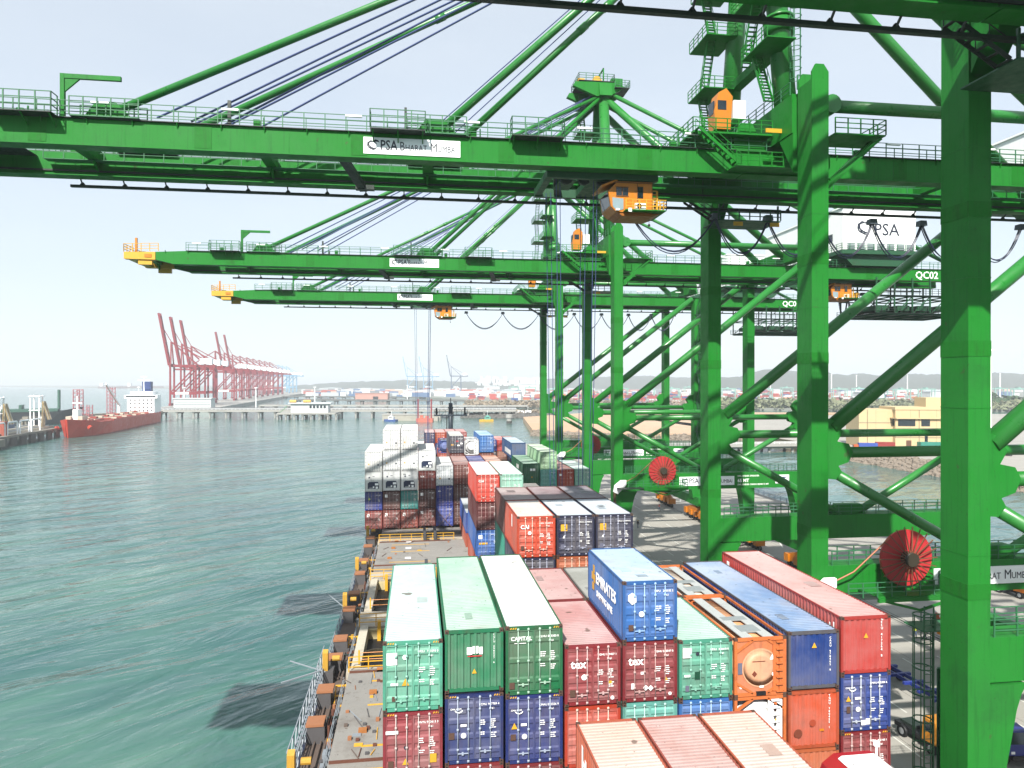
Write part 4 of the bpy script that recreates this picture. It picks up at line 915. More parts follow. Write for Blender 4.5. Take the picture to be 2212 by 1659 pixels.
P('tip_sheave', MB().box(UTIP+1.5,UTIP+1.8,-GV-.2,-GV+.1,GT-.3,GT+1.9).box(UTIP+3,UTIP+4,-GV-.6,-GV-.52,GB+.9,GB+1.4), ORANGE)
for uu in (-38.5, -20):
    P('rope_support', MB().bar((uu,-GV+.4,GB+.8),(uu+1.6,GV-.4,GB-.3),.7,.5).box(uu+.9,uu+2.6,GV-1.2,GV-.5,GB-.5,GB-.1), DARKRAIL)
# festoon rail below the far girder, walkway between
P('festoon_rail', MB().box(-63,UREAR-2,GV+.9,GV+1.2,GB-.72,GB-.5), DARKRAIL)
mh = MB()
for q in range(36):
    uu = -62+q*3.6; mh.bar((uu,GV+1.05,GB-.5),(uu,GV+.62,GB-.05),.1,.1); mh.prism([(uu-.25,GB-.5),(uu+.25,GB-.5),(uu+.06,GB-.25),(uu-.06,GB-.25)],1,GV+.98,GV+1.1)
P('festoon_hanger', mh, DARKRAIL)
P('inner_walkway', MB().box(-64,UREAR-4,GV-1.6,GV-.7,GT-1.0,GT-.95).rail([(-64,GV-1.6,GT-.95),(UREAR-4,GV-1.6,GT-.95)],1.1,1.65,.03,2), STEEL)
# A-frame mast on the sea-side beam
for s in (-1,1): P('mast_leg', MB().tube((0,s*5.6,56.1),(0,s*1.7,81.4),.95,20,.85), smooth=True)
P('mast_collar', MB().tube((0,-4.55,62.9),(0,-4.4,64.0),1.3,20).tube((0,-4.4,64.2),(0,-4.38,64.4),1.34,20), smooth=True)
P('mast_strut', MB().box(-.5,.5,-4.0,4.0,61.5,62.3)); P('mast_strut', MB().box(-.4,.4,-3.0,3.0,71.5,72.2))
ap = P('apex_beam', MB().prism([(-3.4,81.0),(3.4,81.0),(3.0,83.2),(-3.0,83.2)],0,-1.1,1.1).prism([(-5.6,82.6),(-5.2,83.3),(1.5,83.5),(3.6,82.8),(1,81.2),(-1.5,81.0)],1,-2.8,-2.0).prism([(-5.6,82.6),(-5.2,83.3),(1.5,83.5),(3.6,82.8),(1,81.2),(-1.5,81.0)],1,2.0,2.8))
P('apex_platform', MB().box(-4.6,1.6,-2.9,2.9,83.5,83.6).box(1.6,4.2,-3.4,.4,82.4,82.5), DARKRAIL, ap)
P('apex_railing', MB().rail([(-4.6,-2.9,83.6),(1.6,-2.9,83.6),(1.6,2.9,83.6),(-4.6,2.9,83.6),(-4.6,-2.9,83.6)],1.2,1.3,.045).rail([(1.6,-3.4,82.5),(4.2,-3.4,82.5),(4.2,.4,82.5)],1.2,1.0,.045), STEEL, ap)
P('rope_sheave', MB().tube((-1,-1.2,84.3),(-1,-.8,84.3),.85,16), YELLOW, ap); P('rope_sheave', MB().tube((-1,.8,84.3),(-1,1.2,84.3),.85,16), YELLOW, ap); P('winch_box', MB().box(-4.4,-3.2,-1.2,1.2,83.6,84.6), YELLOW, ap)
P('apex_crane', MB().box(-.3,-.1,-2.5,-2.3,83.6,86.0).box(-.3,-.1,-2.5,3.2,85.8,86.0).box(1.5,3.5,-1.5,1.5,83.6,84.8), GREEN, ap)
# stair tower on the mast
for (z0,z1,va,vb) in ((56.2,61.5,6.6,8.4),(61.5,66.5,8.0,6.0),(66.5,71.5,5.8,7.6),(71.5,76.5,7.0,5.0),(76.5,81.4,4.6,6.2)):
    stf = P('mast_stair', MB().stairs((-2.6,va-2.2,z0),(-2.6,vb-2.2,z1),.8,(1,0,0),.33), GREEN)
    P('stair_landing', MB().box(-3.6,-.4,min(va,vb)-3.4,max(va,vb)-1.0,z1-.1,z1).rail([(-3.6,min(va,vb)-3.4,z1),(-3.6,max(va,vb)-1.0,z1)],1.1,1.0,.035).rail([(-3.6,min(va,vb)-3.4,z1),(-.4,min(va,vb)-3.4,z1)],1.1,1.0,.035), GREEN, stf)
for (z0,z1,va,vb) in ((56.2,61.0,-7.4,-5.2),(61.0,66.0,-3.2,-5.4),(66.0,71,-5.0,-2.9)):
    stf = P('mast_stair', MB().stairs((-2.0,va+1,z0),(-2.0,vb+1,z1),.8,(1,0,0),.33), GREEN)
    P('stair_landing', MB().box(-3.0,-.4,min(va,vb)-.6,max(va,vb)+1.8,z1-.1,z1).rail([(-3,min(va,vb)-.6,z1),(-3,max(va,vb)+1.8,z1),(-.4,max(va,vb)+1.8,z1)],1.1,1.0,.035), GREEN, stf)
lc = MB()
for k in range(9):
    for q in range(10):
        a0,a1 = 6.283*q/10, 6.283*(q+1)/10; z = 58+k*.9
        lc.bar((.2+.45*math.cos(a0),-6.9+.45*math.sin(a0),z),(.2+.45*math.cos(a1),-6.9+.45*math.sin(a1),z),.05,.05)
for q in range(5): a0 = 6.283*q/5; lc.bar((.2+.45*math.cos(a0),-6.9+.45*math.sin(a0),58),(.2+.45*math.cos(a0),-6.9+.45*math.sin(a0),65.2),.05,.04)
P('ladder_cage', lc, STEEL)
# hinge platform with small cab, steps
hb = P('hinge_platform', MB().box(-8.4,-1.1,-5.4,4.6,53.6,53.75).rail([(-8.4,-5.4,53.75),(-1.1,-5.4,53.75)],1.15,1.1,.04).rail([(-8.4,-5.4,53.75),(-8.4,4.6,53.75)],1.15,1.1,.04), GREEN)
P('hinge_stair', MB().stairs((-8.2,-5.9,53.7),(-4.4,-5.9,50.6),.8,(0,1,0),.33), GREEN, hb)
P('lower_hinge_platform', MB().box(-5,3.5,-6.6,-4.7,50.5,50.6).rail([(-5,-6.6,50.6),(3.5,-6.6,50.6)],1.15,1.1,.04), GREEN, hb)
P('hazard_board', MB().box(-2.4,-.6,-6.7,-6.6,53.4,53.75), YELLOW, hb)
P('hinge_bracket', MB().prism([(-4.6,52.4),(-3.6,54.9),(-2.6,54.9),(-1.2,52.4)],1,-GV-.5,-GV+.1), GREEN, hb); P('hinge_bracket', MB().prism([(-4.6,52.4),(-3.6,54.9),(-2.6,54.9),(-1.2,52.4)],1,GV-.1,GV+.5), GREEN, hb)
hc_ = P('hinge_cab', MB().prism([(-6.0,54.3),(-4.6,54.3),(-4.4,57.2),(-5.0,57.9),(-5.7,57.5),(-6.1,55.8)],1,-4.6,-3.2), ORANGE)
P('cab_window', MB().box(-5.8,-5.0,-4.63,-4.61,56.0,56.8).box(-6.12,-6.0,-4.4,-3.4,55.7,56.8), GLASS, hc_)
P('cab_cooler', MB().box(-4.3,-3.2,-4.6,-3.2,55.3,56.9), WHITE, hc_)
# steps at leg heads, near side
P('leg_platform', MB().box(1.0,5.4,-HS-1.5,-HS+1.5,51.8,51.9).rail([(1.0,-HS-1.5,51.9),(5.4,-HS-1.5,51.9),(5.4,-HS+1.5,51.9)],1.2,1.1,.04).bar((.7,-HS,47.6),(5.2,-HS,51.7),.5,.5).bar((.7,-HS-1.2,48.2),(5.2,-HS-1.2,51.7),.15,.2), GREEN)
P('leg_head_ladder', MB().stairs((.0,-HS+1.5,51.9),(0,-HS+1.5,56.3),.5,(1,0,0),.33,False).rail([(-.7,-HS+1.1,56.3),(.7,-HS+1.1,56.3)],1.2,.7,.05), STEEL)
# machinery house at the back
mh_ = P('machinery_house', MB().box(42,56,-6.0,21.0,55.2,62.6), WHITE)
P('house_plinth', MB().box(41.4,56.6,-6.6,21.4,54.5,55.2).prism([(42,54.5),(56,54.5),(54,52.6),(44,52.6)][::-1],1,-5.8,16), MATS_DG, mh_)
P('roof_edge', MB().box(41.8,56.2,-6.2,21.2,62.6,62.85), WHITE, mh_)
P('house_railing', MB().rail([(41.4,-6.6,55.2),(56.6,-6.6,55.2)],1.1,1.5,.04).rail([(41.4,-6.6,55.2),(41.4,17.4,55.2)],1.1,1.5,.04), STEEL, mh_)
for q in range(7): P('air_vent', MB().box(42.8+q*1.9,44.2+q*1.9,-6.12,-6.0,55.4,56.5), mat('vent_grey', hexc('9aa4a8'), .5), mh_)
for q in range(5): P('house_window', MB().box(41.9,42.0,-3+q*4,-1.8+q*4,57.3,58.6), GLASS, mh_)
# rear maintenance frame below the girders
rf = MB()
for uu in (49,52.5,56,59.5,63,66.5):
    for v in (-5.2,5.2): rf.bar((uu,v,44.2),(uu,v,50.7),.22,.22)
    rf.bar((uu,-5.2,44.2),(uu,5.2,44.2),.25,.25); rf.bar((uu,-5.2,47.4),(uu,5.2,47.4),.2,.2)
for v in (-5.2,0,5.2):
    rf.bar((49,v,44.2),(66.5,v,44.2),.25,.25); rf.bar((49,v,47.4),(66.5,v,47.4),.2,.2)
for k in range(5):
    u0 = 49+k*3.5
    for v in (-5.2,5.2): rf.bar((u0,v,44.2),(u0+3.5,v,47.4),.14,.14)
rr = P('maintenance_frame', rf, mat('frame_dark_green', hexc('235a3a'), .55, dirt=.3))
P('frame_platform', MB().box(48.5,67,-5.6,5.6,44.3,44.38).box(48.5,67,-5.6,-3.4,47.5,47.58), DARKRAIL, rr)
P('frame_railing', MB().rail([(48.5,-5.6,44.4),(67,-5.6,44.4)],1.1,1.2,.04).rail([(48.5,-5.6,47.6),(67,-5.6,47.6)],1.1,1.2,.04).rail([(48.5,5.6,44.4),(67,5.6,44.4)],1.1,1.2,.04), DARKRAIL, rr)
for k in range(4): P('stored_spreader_beam', MB().box(50+k*4,52.4+k*4,-4,4,45.0,45.9), mat('frame_dark_green'), rr)
# stair tower on the landward legs
for v in (-HS,):
    u0 = GAU
    for k in range(10):
        z0 = 17.2+k*3.4; a,b_ = (v-3.4, v-1.3) if k % 2 == 0 else (v-1.3, v-3.4)
        P('leg_stair', MB().stairs((u0,a,z0),(u0,b_,z0+3.4),.8,(1,0,0),.34).box(u0-.7,u0+.7,v-4.2 if k % 2 else v-1.4,v-3.3 if k % 2 else v-1.05,z0+3.3,z0+3.4), MATS['frame_dark_green'])
# cable reel on the near portal beam
vR = -HS-2.0; CRW = 17.9; CRU = 7.0
rl_ = P('cable_reel', MB().tube((CRU,vR+.35,CRW),(CRU,vR+.15,CRW),2.25,40), RED)
P('reel_hub', MB().tube((CRU,vR+.3,CRW),(CRU,vR-.6,CRW),.55,18), mat('hub_bronze', hexc('3a3428'), .5), rl_, True)
for q in range(22):
    a = 6.283*q/22; ca, sa = math.cos(a), math.sin(a)
    P('reel_spoke', MB().bar((CRU+.5*ca,vR-.35,CRW+.5*sa),(CRU+2.55*ca,vR-.05,CRW+2.55*sa),.06,.08), mat('spoke_bronze', hexc('7c5038'), .5), rl_)
rp = P('reel_platform', MB().box(3.4,10.6,vR-1.4,vR+1.0,15.2,15.35).bar((3.4,vR-1.4,15.1),(10.6,vR-1.4,15.1),.25,.3).bar((7,vR-1.4,14.2),(3.6,vR-1.4,15.1),.14,.18).bar((7,vR-1.4,14.2),(10.4,vR-1.4,15.1),.14,.18).box(5.4,8.6,vR+.4,vR+1.1,14.4,17.6))
P('reel_railing', MB().rail([(.9,vR-1.4,15.35),(10.6,vR-1.4,15.35),(10.6,vR+1,15.35)],1.15,1.2,.04), STEEL, rp)
P('reel_gangway', MB().box(-.6,3.4,vR-1.4,vR+.2,15.2,15.3), DARKRAIL, rp)
gd = P('cable_guide', MB().prism([(-1.0,14.6),(-.8,15.6),(.2,16.4),(1.1,16.4),(1.1,15.7),(.3,14.8),(-.3,14.2)],1,-HS-1.6,-HS-1.25), WHITE)
P('feed_cable', MB().path([(.6,-HS-1.4,15.9),(2.5,-HS-1.7,16.9),(CRU-1.6,vR,CRW+1.7)],.06,6), mat('cable_orange', hexc('b4643c'), .5), gd)
P('guide_trough', MB().box(-.95,-.55,-HS-1.5,-HS-1.2,4,14.5), mat('trough_brown', hexc('5a4a30'), .6, dirt=.4), gd)
# lower cage ladder at the near sea leg
P('lower_ladder', MB().stairs((-.1,HS+1.6,3.0),(-.1,HS+1.6,14.5),.5,(1,0,0),.33,False).rail([(.9,HS+1.1,5.6),(2.4,HS+1.1,5.6)],1.1,.8,.04), STEEL)
# signs on the near portal beam
ps = P('portal_sign', MB().box(10.2,19.6,-HS-.95,-HS-.87,15.2,16.65), SIGN)
lg_ = P('logo_panel', MB().box(26.8,29.2,-HS-.95,-HS-.87,15.3,16.7), SIGN)
P('logo_mark', MB().prism([(27.1,15.9),(28.1,15.7),(29.0,15.9),(28.1,16.0)],1,-HS-.97,-HS-.955).prism([(27.1,16.1),(28.1,16.4),(29.0,16.2),(28.1,16.15)],1,-HS-.97,-HS-.955), mat('logo_blue', hexc('2a3a7c'), .5), lg_)
bs = P('boom_sign', MB().box(-36.3,-28.4,-GV-.56,-GV-.503,50.7,52.05), SIGN)
def logo_mesh(r):
    m = MB()
    for (rx,rz,a0,a1,w,tl) in ((.78,.62,20,330,.13,0),(.5,.8,60,300,.10,.4),(.85,.4,150,350,.12,-.5)):
        n = 16; pr = None
        for q in range(n+1):
            a = rad(a0+(a1-a0)*q/n); x,z = rx*math.cos(a), rz*math.sin(a); x,z = x*math.cos(tl)-z*math.sin(tl), x*math.sin(tl)+z*math.cos(tl)
            if pr: m.bar((pr[0]*r,0,pr[1]*r),(x*r,0,z*r),.02,w*r*(.6+.8*math.sin(math.pi*q/n)))
            pr = (x,z)
    m.prism([(.05*r,.55*r),(.5*r,.95*r),(.95*r,.85*r),(1.2*r,.5*r),(.8*r,.6*r)],1,-.01,.01)
    return m.mesh('logo')
LOGO = logo_mesh(.5); LOGOBIG = logo_mesh(1.5)
def psa_sign(parent, u, v, w, L, h):
    """globe mark, three bold capitals, then the terminal name in small capitals, filling a plate L by h metres"""
    k = h/1.35; ls = h*.36
    link('logo', LOGO, INK, parent, (u+.09*L, v, w+h*.52)).scale = (ls/.5,1,ls/.5)
    runs = [('PSA',1.12,.014,.2),('B',1.02,0,.04),('HARAT',.72,0,.34),('M',1.02,0,.04),('UMBAI',.72,0,0)]
    tot = sum(text_mesh(t_, sz*k, b_)[1]+gp*k for t_, sz, b_, gp in runs); f = (L*.79)/tot; x = u+.17*L
    for t_, sz, b_, gp in runs:
        o, a = letter(t_, sz*k, INK, parent, (x, v, w+.27*h), bold=b_); o.scale = (f,1,1); x += (a+gp*k)*f
def crane(label, yc, num, tint=None):
    root = thing('gantry_crane', label, 'crane', (RX, yc, QZ), 0, 'green quay cranes')
    obs = []
    for (n, me, m, sub) in PARTS:
        o = link(n, me, m, obs[sub] if sub is not None else root); obs.append(o)
        if n in ('festoon_hanger','walkway_bracket','platform_bracket','ladder_cage'): o['kind'] = 'stuff'
    psa_sign(obs[bs], -36.3, -GV-.575, 50.7, 7.9, 1.35)
    psa_sign(obs[ps], 10.2, -HS-.965, 15.2, 9.4, 1.45)
    letter('SWL UNDER SPREADER', .36, WLET, root, (20.2,-HS-.87,16.5), bold=.01); letter('65 MT', .75, WLET, root, (20.2,-HS-.87,15.62), bold=.02); letter('SWL UNDER CARGO BEAM 75 MT', .36, WLET, root, (20.2,-HS-.87,15.1), bold=.01)
    link('logo', LOGOBIG, INK, obs[mh_], (46.0,-6.03,59.2)); letter('PSA', 3.0, INK, obs[mh_], (47.9,-6.03,58.0), bold=.008)
    if num: letter(num, 1.8, WLET, root, (57.0,-GV-.54,50.75), bold=.012)
    return root
def trolley(label, yc, u, hoist_to, rope_n=8, cab=True):
    t = thing('crane_trolley', label, 'crane trolley', (RX+u, yc, QZ+GB), 0, 'crane trolleys')
    fr = add('trolley_frame', MB().box(-5,5,-3.4,-2.9,-.6,.2).box(-5,5,2.9,3.4,-.6,.2).box(-5,-4.4,-2.9,2.9,-.5,.1).box(4.4,5,-2.9,2.9,-.5,.1).box(-1,1,-2.9,2.9,-.5,.1).box(-3.5,-2,-1.5,1.5,-.3,.8), MATS['frame_dark_green'], t)
    for q in range(4): add('sheave', MB().tube((-3+q*1.6,-2.2,-.2),(-3+q*1.6,-1.9,-.2),.6,14), DARKRAIL, fr)
    add('walk_rail', MB().rail([(-5,-3.4,.2),(5,-3.4,.2)],1.0,1.2,.04), STEEL, fr)
    if cab:
        n0 = len(bpy.data.objects)
        cb_ = add('operator_cabin', MB().prism([(5.2,-.75),(4.0,-1.9),(4.35,-3.6),(5.0,-4.2),(9.6,-4.2),(9.6,-.75)][::-1],1,-3.3,.2), ORANGE, t)
        add('front_window', MB().prism([(4.02,-1.95),(4.33,-3.45),(4.30,-3.45),(3.99,-1.95)][::-1],1,-3.0,-.1), GLASS, cb_)
        add('side_window', MB().box(5.0,6.5,-3.33,-3.305,-2.4,-1.4), GLASS, cb_); add('side_window', MB().box(7.7,8.4,-3.33,-3.305,-2.6,-1.3), GLASS, cb_)
        add('window_mullion', MB().box(5.7,5.78,-3.36,-3.33,-2.4,-1.4).box(4.95,6.55,-3.36,-3.33,-1.45,-1.35).box(4.95,6.55,-3.36,-3.33,-2.45,-2.38).box(7.62,7.7,-3.36,-3.33,-4.1,-.8).box(9.5,9.58,-3.36,-3.33,-4.1,-.8).box(4.6,9.6,-3.35,-3.3,-.95,-.8), mat('cab_trim', hexc('8a5418'), .5, dirt=.4), cb_)
        add('operator_seat', MB().box(5.2,5.9,-2.2,-1.4,-3.6,-2.2).box(5.7,5.95,-2.2,-1.4,-2.2,-1.5), BLACK, cb_)
        add('roof_beacon', MB().tube((6.5,-1.5,-.75),(6.5,-1.5,-.45),.15,8).box(8.2,9.2,-2.6,-1.4,-.75,-.35), WHITE, cb_)
        add('lower_window', MB().prism([(4.55,-3.6),(5.1,-4.1),(5.9,-3.9),(5.9,-2.7),(4.5,-2.6)],1,-3.335,-3.31), mat('pale_glass', hexc('9ab0b8'), .1), cb_)
        add('visor', MB().prism([(3.2,-1.5),(5.2,-.7),(5.2,-.5),(3.1,-1.3)],1,-3.4,.3), ORANGE, cb_)
        bl = add('balcony', MB().box(5.9,11.0,-4.2,-3.3,-4.2,-4.1).box(9.6,11.0,-3.3,.2,-4.2,-4.1), GREEN, cb_)
        add('balcony_railing', MB().rail([(5.9,-4.2,-4.1),(11,-4.2,-4.1),(11,.2,-4.1)],1.1,.9,.045), YELLOW, bl)
        add('ladder', MB().stairs((9.9,-2.9,-4.1),(9.9,-2.9,-1.6),.9,(1,0,0),.4,False), YELLOW, bl)
        add('underside', MB().prism([(5.1,-4.22),(5.8,-4.6),(9.6,-4.6),(10.6,-4.27)][::-1],1,-3.2,.1), mat('cab_belly', hexc('a8641c'), .5, dirt=.4), cb_)
        ac = add('air_conditioner', MB().box(7.3,8.6,-3.75,-3.31,-4.0,-3.2), WHITE, cb_); add('fan', MB().tube((7.75,-3.75,-3.6),(7.75,-3.77,-3.6),.3,16), BLACK, ac)
        add('flood_lamp', MB().box(4.9,5.3,-3.6,-3.35,-4.1,-3.9), WHITE, cb_); add('flood_lamp', MB().box(6.2,6.6,-4.3,-4.2,-4.4,-4.0), WHITE, cb_)
        add('hanger', MB().box(5.4,5.8,-2.9,-.2,-.75,.0).box(8.8,9.2,-2.9,-.2,-.75,.0), MATS['frame_dark_green'], cb_)
        add('hoist_hook', MB().path([(9.2,-3.2,-4.9),(9.2,-3.2,-5.5)],.03,5).tube((9.2,-3.25,-5.6),(9.2,-3.15,-5.6),.16,10), BLACK, cb_)
    if cab: cb_.scale = (.72,.85,.78); cb_.location = (-2.4,-.5,-.1)
    zt = hoist_to-(QZ+GB)
    spots = [(-4,-2.4),(-3.6,-2.1),(-.6,-2.4),(-.2,-2.1),(-4,2.4),(-3.6,2.1),(-.6,2.4),(-.2,2.1)][:rope_n]
    for (a, b_) in spots:
        add('hoist_rope', MB().tube((a,b_,-.4),(-2.2+(a+2.2)*.72,b_*.8,zt),.035,5), ROPE, t)
    if rope_n < 8: return t
    sp = add('spreader', MB().box(-3.6,-.9,-6.0,6.0,zt-.5,zt).box(-3.5,-1.0,-6.1,-5.6,zt-.9,zt-.5).box(-3.5,-1.0,5.6,6.1,zt-.9,zt-.5).box(-3.0,-1.4,-1.6,1.6,zt,zt+.7), YELLOW, t)
    return t
def festoon(yc, us, sag, label):
    root = thing('festoon_cable', label, 'cable', (RX, yc, QZ+GB), 0, 'cable loops under the cranes')
    for a, b_ in zip(us[:-1], us[1:]):
        for dv, ds in ((0,0),(.18,.25),(-.18,.12)):
            pts = []
            for q in range(15):
                f = q/14; pts.append((a+(b_-a)*f, GV+1.05+dv, -1.5-(sag+ds)*(1-(2*f-1)**2)))
            add('cable_loop', MB().path(pts,.055,5), mat('cable_blue_black', hexc('2a3450'), .5), root)
    for a in us: add('cable_carriage', MB().prism([(a-.35,-1.05),(a+.35,-1.05),(a+.45,-1.6),(a-.45,-1.6)],1,GV+.7,GV+1.4), mat('carriage_grey', hexc('5a6470'), .5), root)
    return root
YC = (26.5, 61.8, 117.0, 162.3)
crane('nearest green quay crane, its boom crossing the top right corner', YC[0], None)
crane('second green quay crane with the long boom across the upper picture', YC[1], 'QC03')
crane('third green quay crane, whole mast top visible, numbered 02', YC[2], 'QC02')
crane('farthest green quay crane, lowest boom of the row, numbered 01', YC[3], 'QC01')
trolley('trolley with orange cabin under the second crane boom', YC[1], -15.8, 14.5)
trolley('trolley with orange cabin parked at the back of the third crane', YC[2], 41, QZ+GB-2.2, 4)
trolley('small orange cabin trolley under the farthest crane boom', YC[3], -28.5, CZ-16)
festoon(YC[1], [-10.5,-1.6,4.2,10.2,16.0,21.8,27.8,33.8], 3.5, 'dark hanging cable loops under the second crane girder')
festoon(YC[2], [48.5,50.5,52.2,53.6], 4.0, 'bunched dark cable loops at the back of the third crane')
festoon(YC[3], [-20,-11,-2,7,14,21,27,33], 3.6, 'row of wide cable loops under the farthest crane girder')
festoon(YC[0], [14,20,26,32], 3.4, 'cable loops under the nearest crane girder')
# ------------------------------------------------------------------ quay-side people and vehicles
HIVIS = mat('hi_vis_lime', hexc('c8d83a'), .7); TROUS = mat('work_trousers', hexc('4a5c78'), .8); SKIN = mat('skin', hexc('8a5a40'), .6)
def person(label, x, y, face, shirt=HIVIS, helmet=None, stride=.25):
    t = thing('person', label, 'person', (x, y, QZ+.01), face, 'people on the quay')
    # one continuous skinned figure
    J = {'pel':(0,0,.95),'sp':(0,.01,1.18),'ch':(0,.0,1.40),'nk':(0,.0,1.52),'hd':(0,-.02,1.60),'tp':(0,-.02,1.74)}
    for s,n in ((-1,'l'),(1,'r')):
        J['hp'+n]=(s*.10,0,.90); J['kn'+n]=(s*.11,-s*stride*.45,.50); J['an'+n]=(s*.11,-s*stride,.09); J['to'+n]=(s*.12,-s*stride-.16,.04)
        J['sh'+n]=(s*.19,0,1.42); J['el'+n]=(s*.25,s*.06,1.13); J['wr'+n]=(s*.25,-.10+s*.06,.90); J['hn'+n]=(s*.25,-.13+s*.06,.80)
    E = [('pel','sp'),('sp','ch'),('ch','nk'),('nk','hd'),('hd','tp')]
    for n in 'lr': E += [('pel','hp'+n),('hp'+n,'kn'+n),('kn'+n,'an'+n),('an'+n,'to'+n),('ch','sh'+n),('sh'+n,'el'+n),('el'+n,'wr'+n),('wr'+n,'hn'+n)]
    Rr = {'pel':.15,'sp':.14,'ch':.16,'nk':.065,'hd':.10,'tp':.075,'hp':.11,'kn':.075,'an':.05,'to':.04,'sh':.075,'el':.055,'wr':.04,'hn':.045}
    keys = list(J); me = bpy.data.meshes.new('body'); me.from_pydata([J[k] for k in keys], [(keys.index(a), keys.index(b)) for a,b in E], [])
    o = link('body', me, None, t); o.modifiers.new('skin','SKIN'); o.modifiers.new('sub','SUBSURF').render_levels = 1
    for i,k in enumerate(keys):
        r = Rr[k] if k in Rr else Rr[k[:2]]; me.skin_vertices[0].data[i].radius = (r, r*(.75 if k in ('sp','ch','pel') else 1)); me.skin_vertices[0].data[i].use_root = (k == 'pel')
    dg = bpy.context.evaluated_depsgraph_get(); bm_ = bpy.data.meshes.new_from_object(o.evaluated_get(dg)); o.modifiers.clear(); o.data = bm_
    for m in (shirt, TROUS, SKIN, BLACK): bm_.materials.append(m)
    for p in bm_.polygons:
        z = p.center.z; x_ = abs(p.center.x)
        p.material_index = 1 if z < .95 and x_ < .2 else (2 if z > 1.5 or (x_ > .17 and z < 1.15) else 0)
        if z < .09: p.material_index = 3
        p.use_smooth = True
    hm = MB(); hm.tube((0,-.02,1.66),(0,-.02,1.76),.135,12,.11).tube((0,-.02,1.76),(0,-.02,1.81),.11,12,.04).box(-.1,.1,-.22,-.1,1.655,1.68)
    add('helmet', hm, helmet or WHITE, t, smooth=True)
    return t
def on_quay(px, py, z=QZ):
    zc = (CZ-z)*1480.0/(py-826.0); return G(px, zc, z)
p = on_quay(1977,1379); person('worker in a lime vest and jeans beside another worker on the quay', p.x, p.y, 2.6)
p = on_quay(1998,1383); person('worker in a lime and white top with white helmet by the ladder cage', p.x, p.y, -2.2)
p = on_quay(1424,1103); person('worker in red and white near the orange bogies of the farthest crane', p.x, p.y, 1.0, mat('shirt_red', hexc('b84038'), .7))
p = on_quay(1378,1141); person('dark clothed worker standing on the shaded quay by the second row', p.x, p.y, 2.0, mat('shirt_dark', hexc('2a2c3a'), .7), YELLOW)

def wheelset(parent, spots, r=.5, w=.32):
    for (x, y) in spots:
        a = add('wheel', MB().tube((x-w/2,y,r),(x+w/2,y,r),r,16), BLACK, parent, smooth=True)
        add('rim', MB().tube((x-w/2-.01,y,r),(x+w/2+.01,y,r),r*.55,12), mat('rim_grey', hexc('a0a4a8'), .4), a)
def chassis(label, x, y, rz, col):
    t = thing('trailer', label, 'trailer', (x, y, QZ+.01), rz); m = mat('chassis_'+col, hexc(col), .5, dirt=.4)
    add('frame', MB().box(-.55,-.4,-6.2,6.2,1.0,1.35).box(.4,.55,-6.2,6.2,1.0,1.35), m, t)
    for k in range(7): add('cross_member', MB().box(-1.2,1.2,-6+k*1.95,-5.7+k*1.95,1.08,1.36), m, t)
    add('corner_guide', MB().box(-1.35,-1.15,-6.2,-5.8,1.0,1.9).box(1.15,1.35,-6.2,-5.8,1.0,1.9).box(-1.35,-1.15,5.8,6.2,1.0,1.9).box(1.15,1.35,5.8,6.2,1.0,1.9), m, t)
    wheelset(t, [(s*.95,yy) for s in (-1,1) for yy in (3.2,4.5,5.8)])
    return t
def terminal_tractor(label, x, y, rz, col):
    t = thing('terminal_tractor', label, 'tractor', (x, y, QZ+.01), rz); m = mat('tractor_'+col, hexc(col), .4, dirt=.3)
    add('chassis', MB().box(-.9,.9,-2.6,2.6,.6,1.0), BLACK, t)
    c = add('cab', MB().prism([(-2.5,1.0),(-2.5,1.9),(-2.2,2.9),(-.9,3.0),(-.8,1.0)],0,-1.2,.6), m, t)
    add('windscreen', MB().prism([(-2.53,1.95),(-2.24,2.8),(-2.22,2.8),(-2.5,1.95)],0,-1.05,.45), GLASS, c)
    add('side_window', MB().box(-1.22,-1.2,-2.0,-1.1,1.9,2.7).box(.6,.62,-2.0,-1.1,1.9,2.7), GLASS, c)
    add('headlight', MB().box(-1.0,-.7,-2.55,-2.5,1.15,1.35), WHITE, c); add('headlight', MB().box(.2,.5,-2.55,-2.5,1.15,1.35), WHITE, c)
    add('engine_hood', MB().box(.65,1.2,-2.4,-.8,1.0,1.7), m, t)
    add('fifth_wheel', MB().box(-.6,.6,.6,2.2,1.0,1.25), DARKRAIL, t)
    wheelset(t, [(-1.05,-1.7),(1.05,-1.7),(-1.0,1.5),(1.0,1.5)], .52)
    return t
p = on_quay(1975,1500); chassis('empty blue skeletal trailer on the quay behind the ladder cage', p.x, p.y, rad(2), '2c3f9a')
p = on_quay(2012,1620); terminal_tractor('yellow orange terminal tractor at the foot of the nearest crane leg', p.x+.3, p.y+1, rad(6), 'd08a20')
p = on_quay(2165,1625); terminal_tractor('dark blue terminal tractor at the bottom right corner', p.x, p.y, rad(-8), '26348c')
p = on_quay(2190,1420); chassis('orange skeletal trailer behind the nearest crane leg', p.x, p.y+4, rad(3), 'c4602c')
p = on_quay(2190,1285); terminal_tractor('orange terminal tractor far back on the quay at right edge', p.x, p.y, rad(10), 'd8781c')
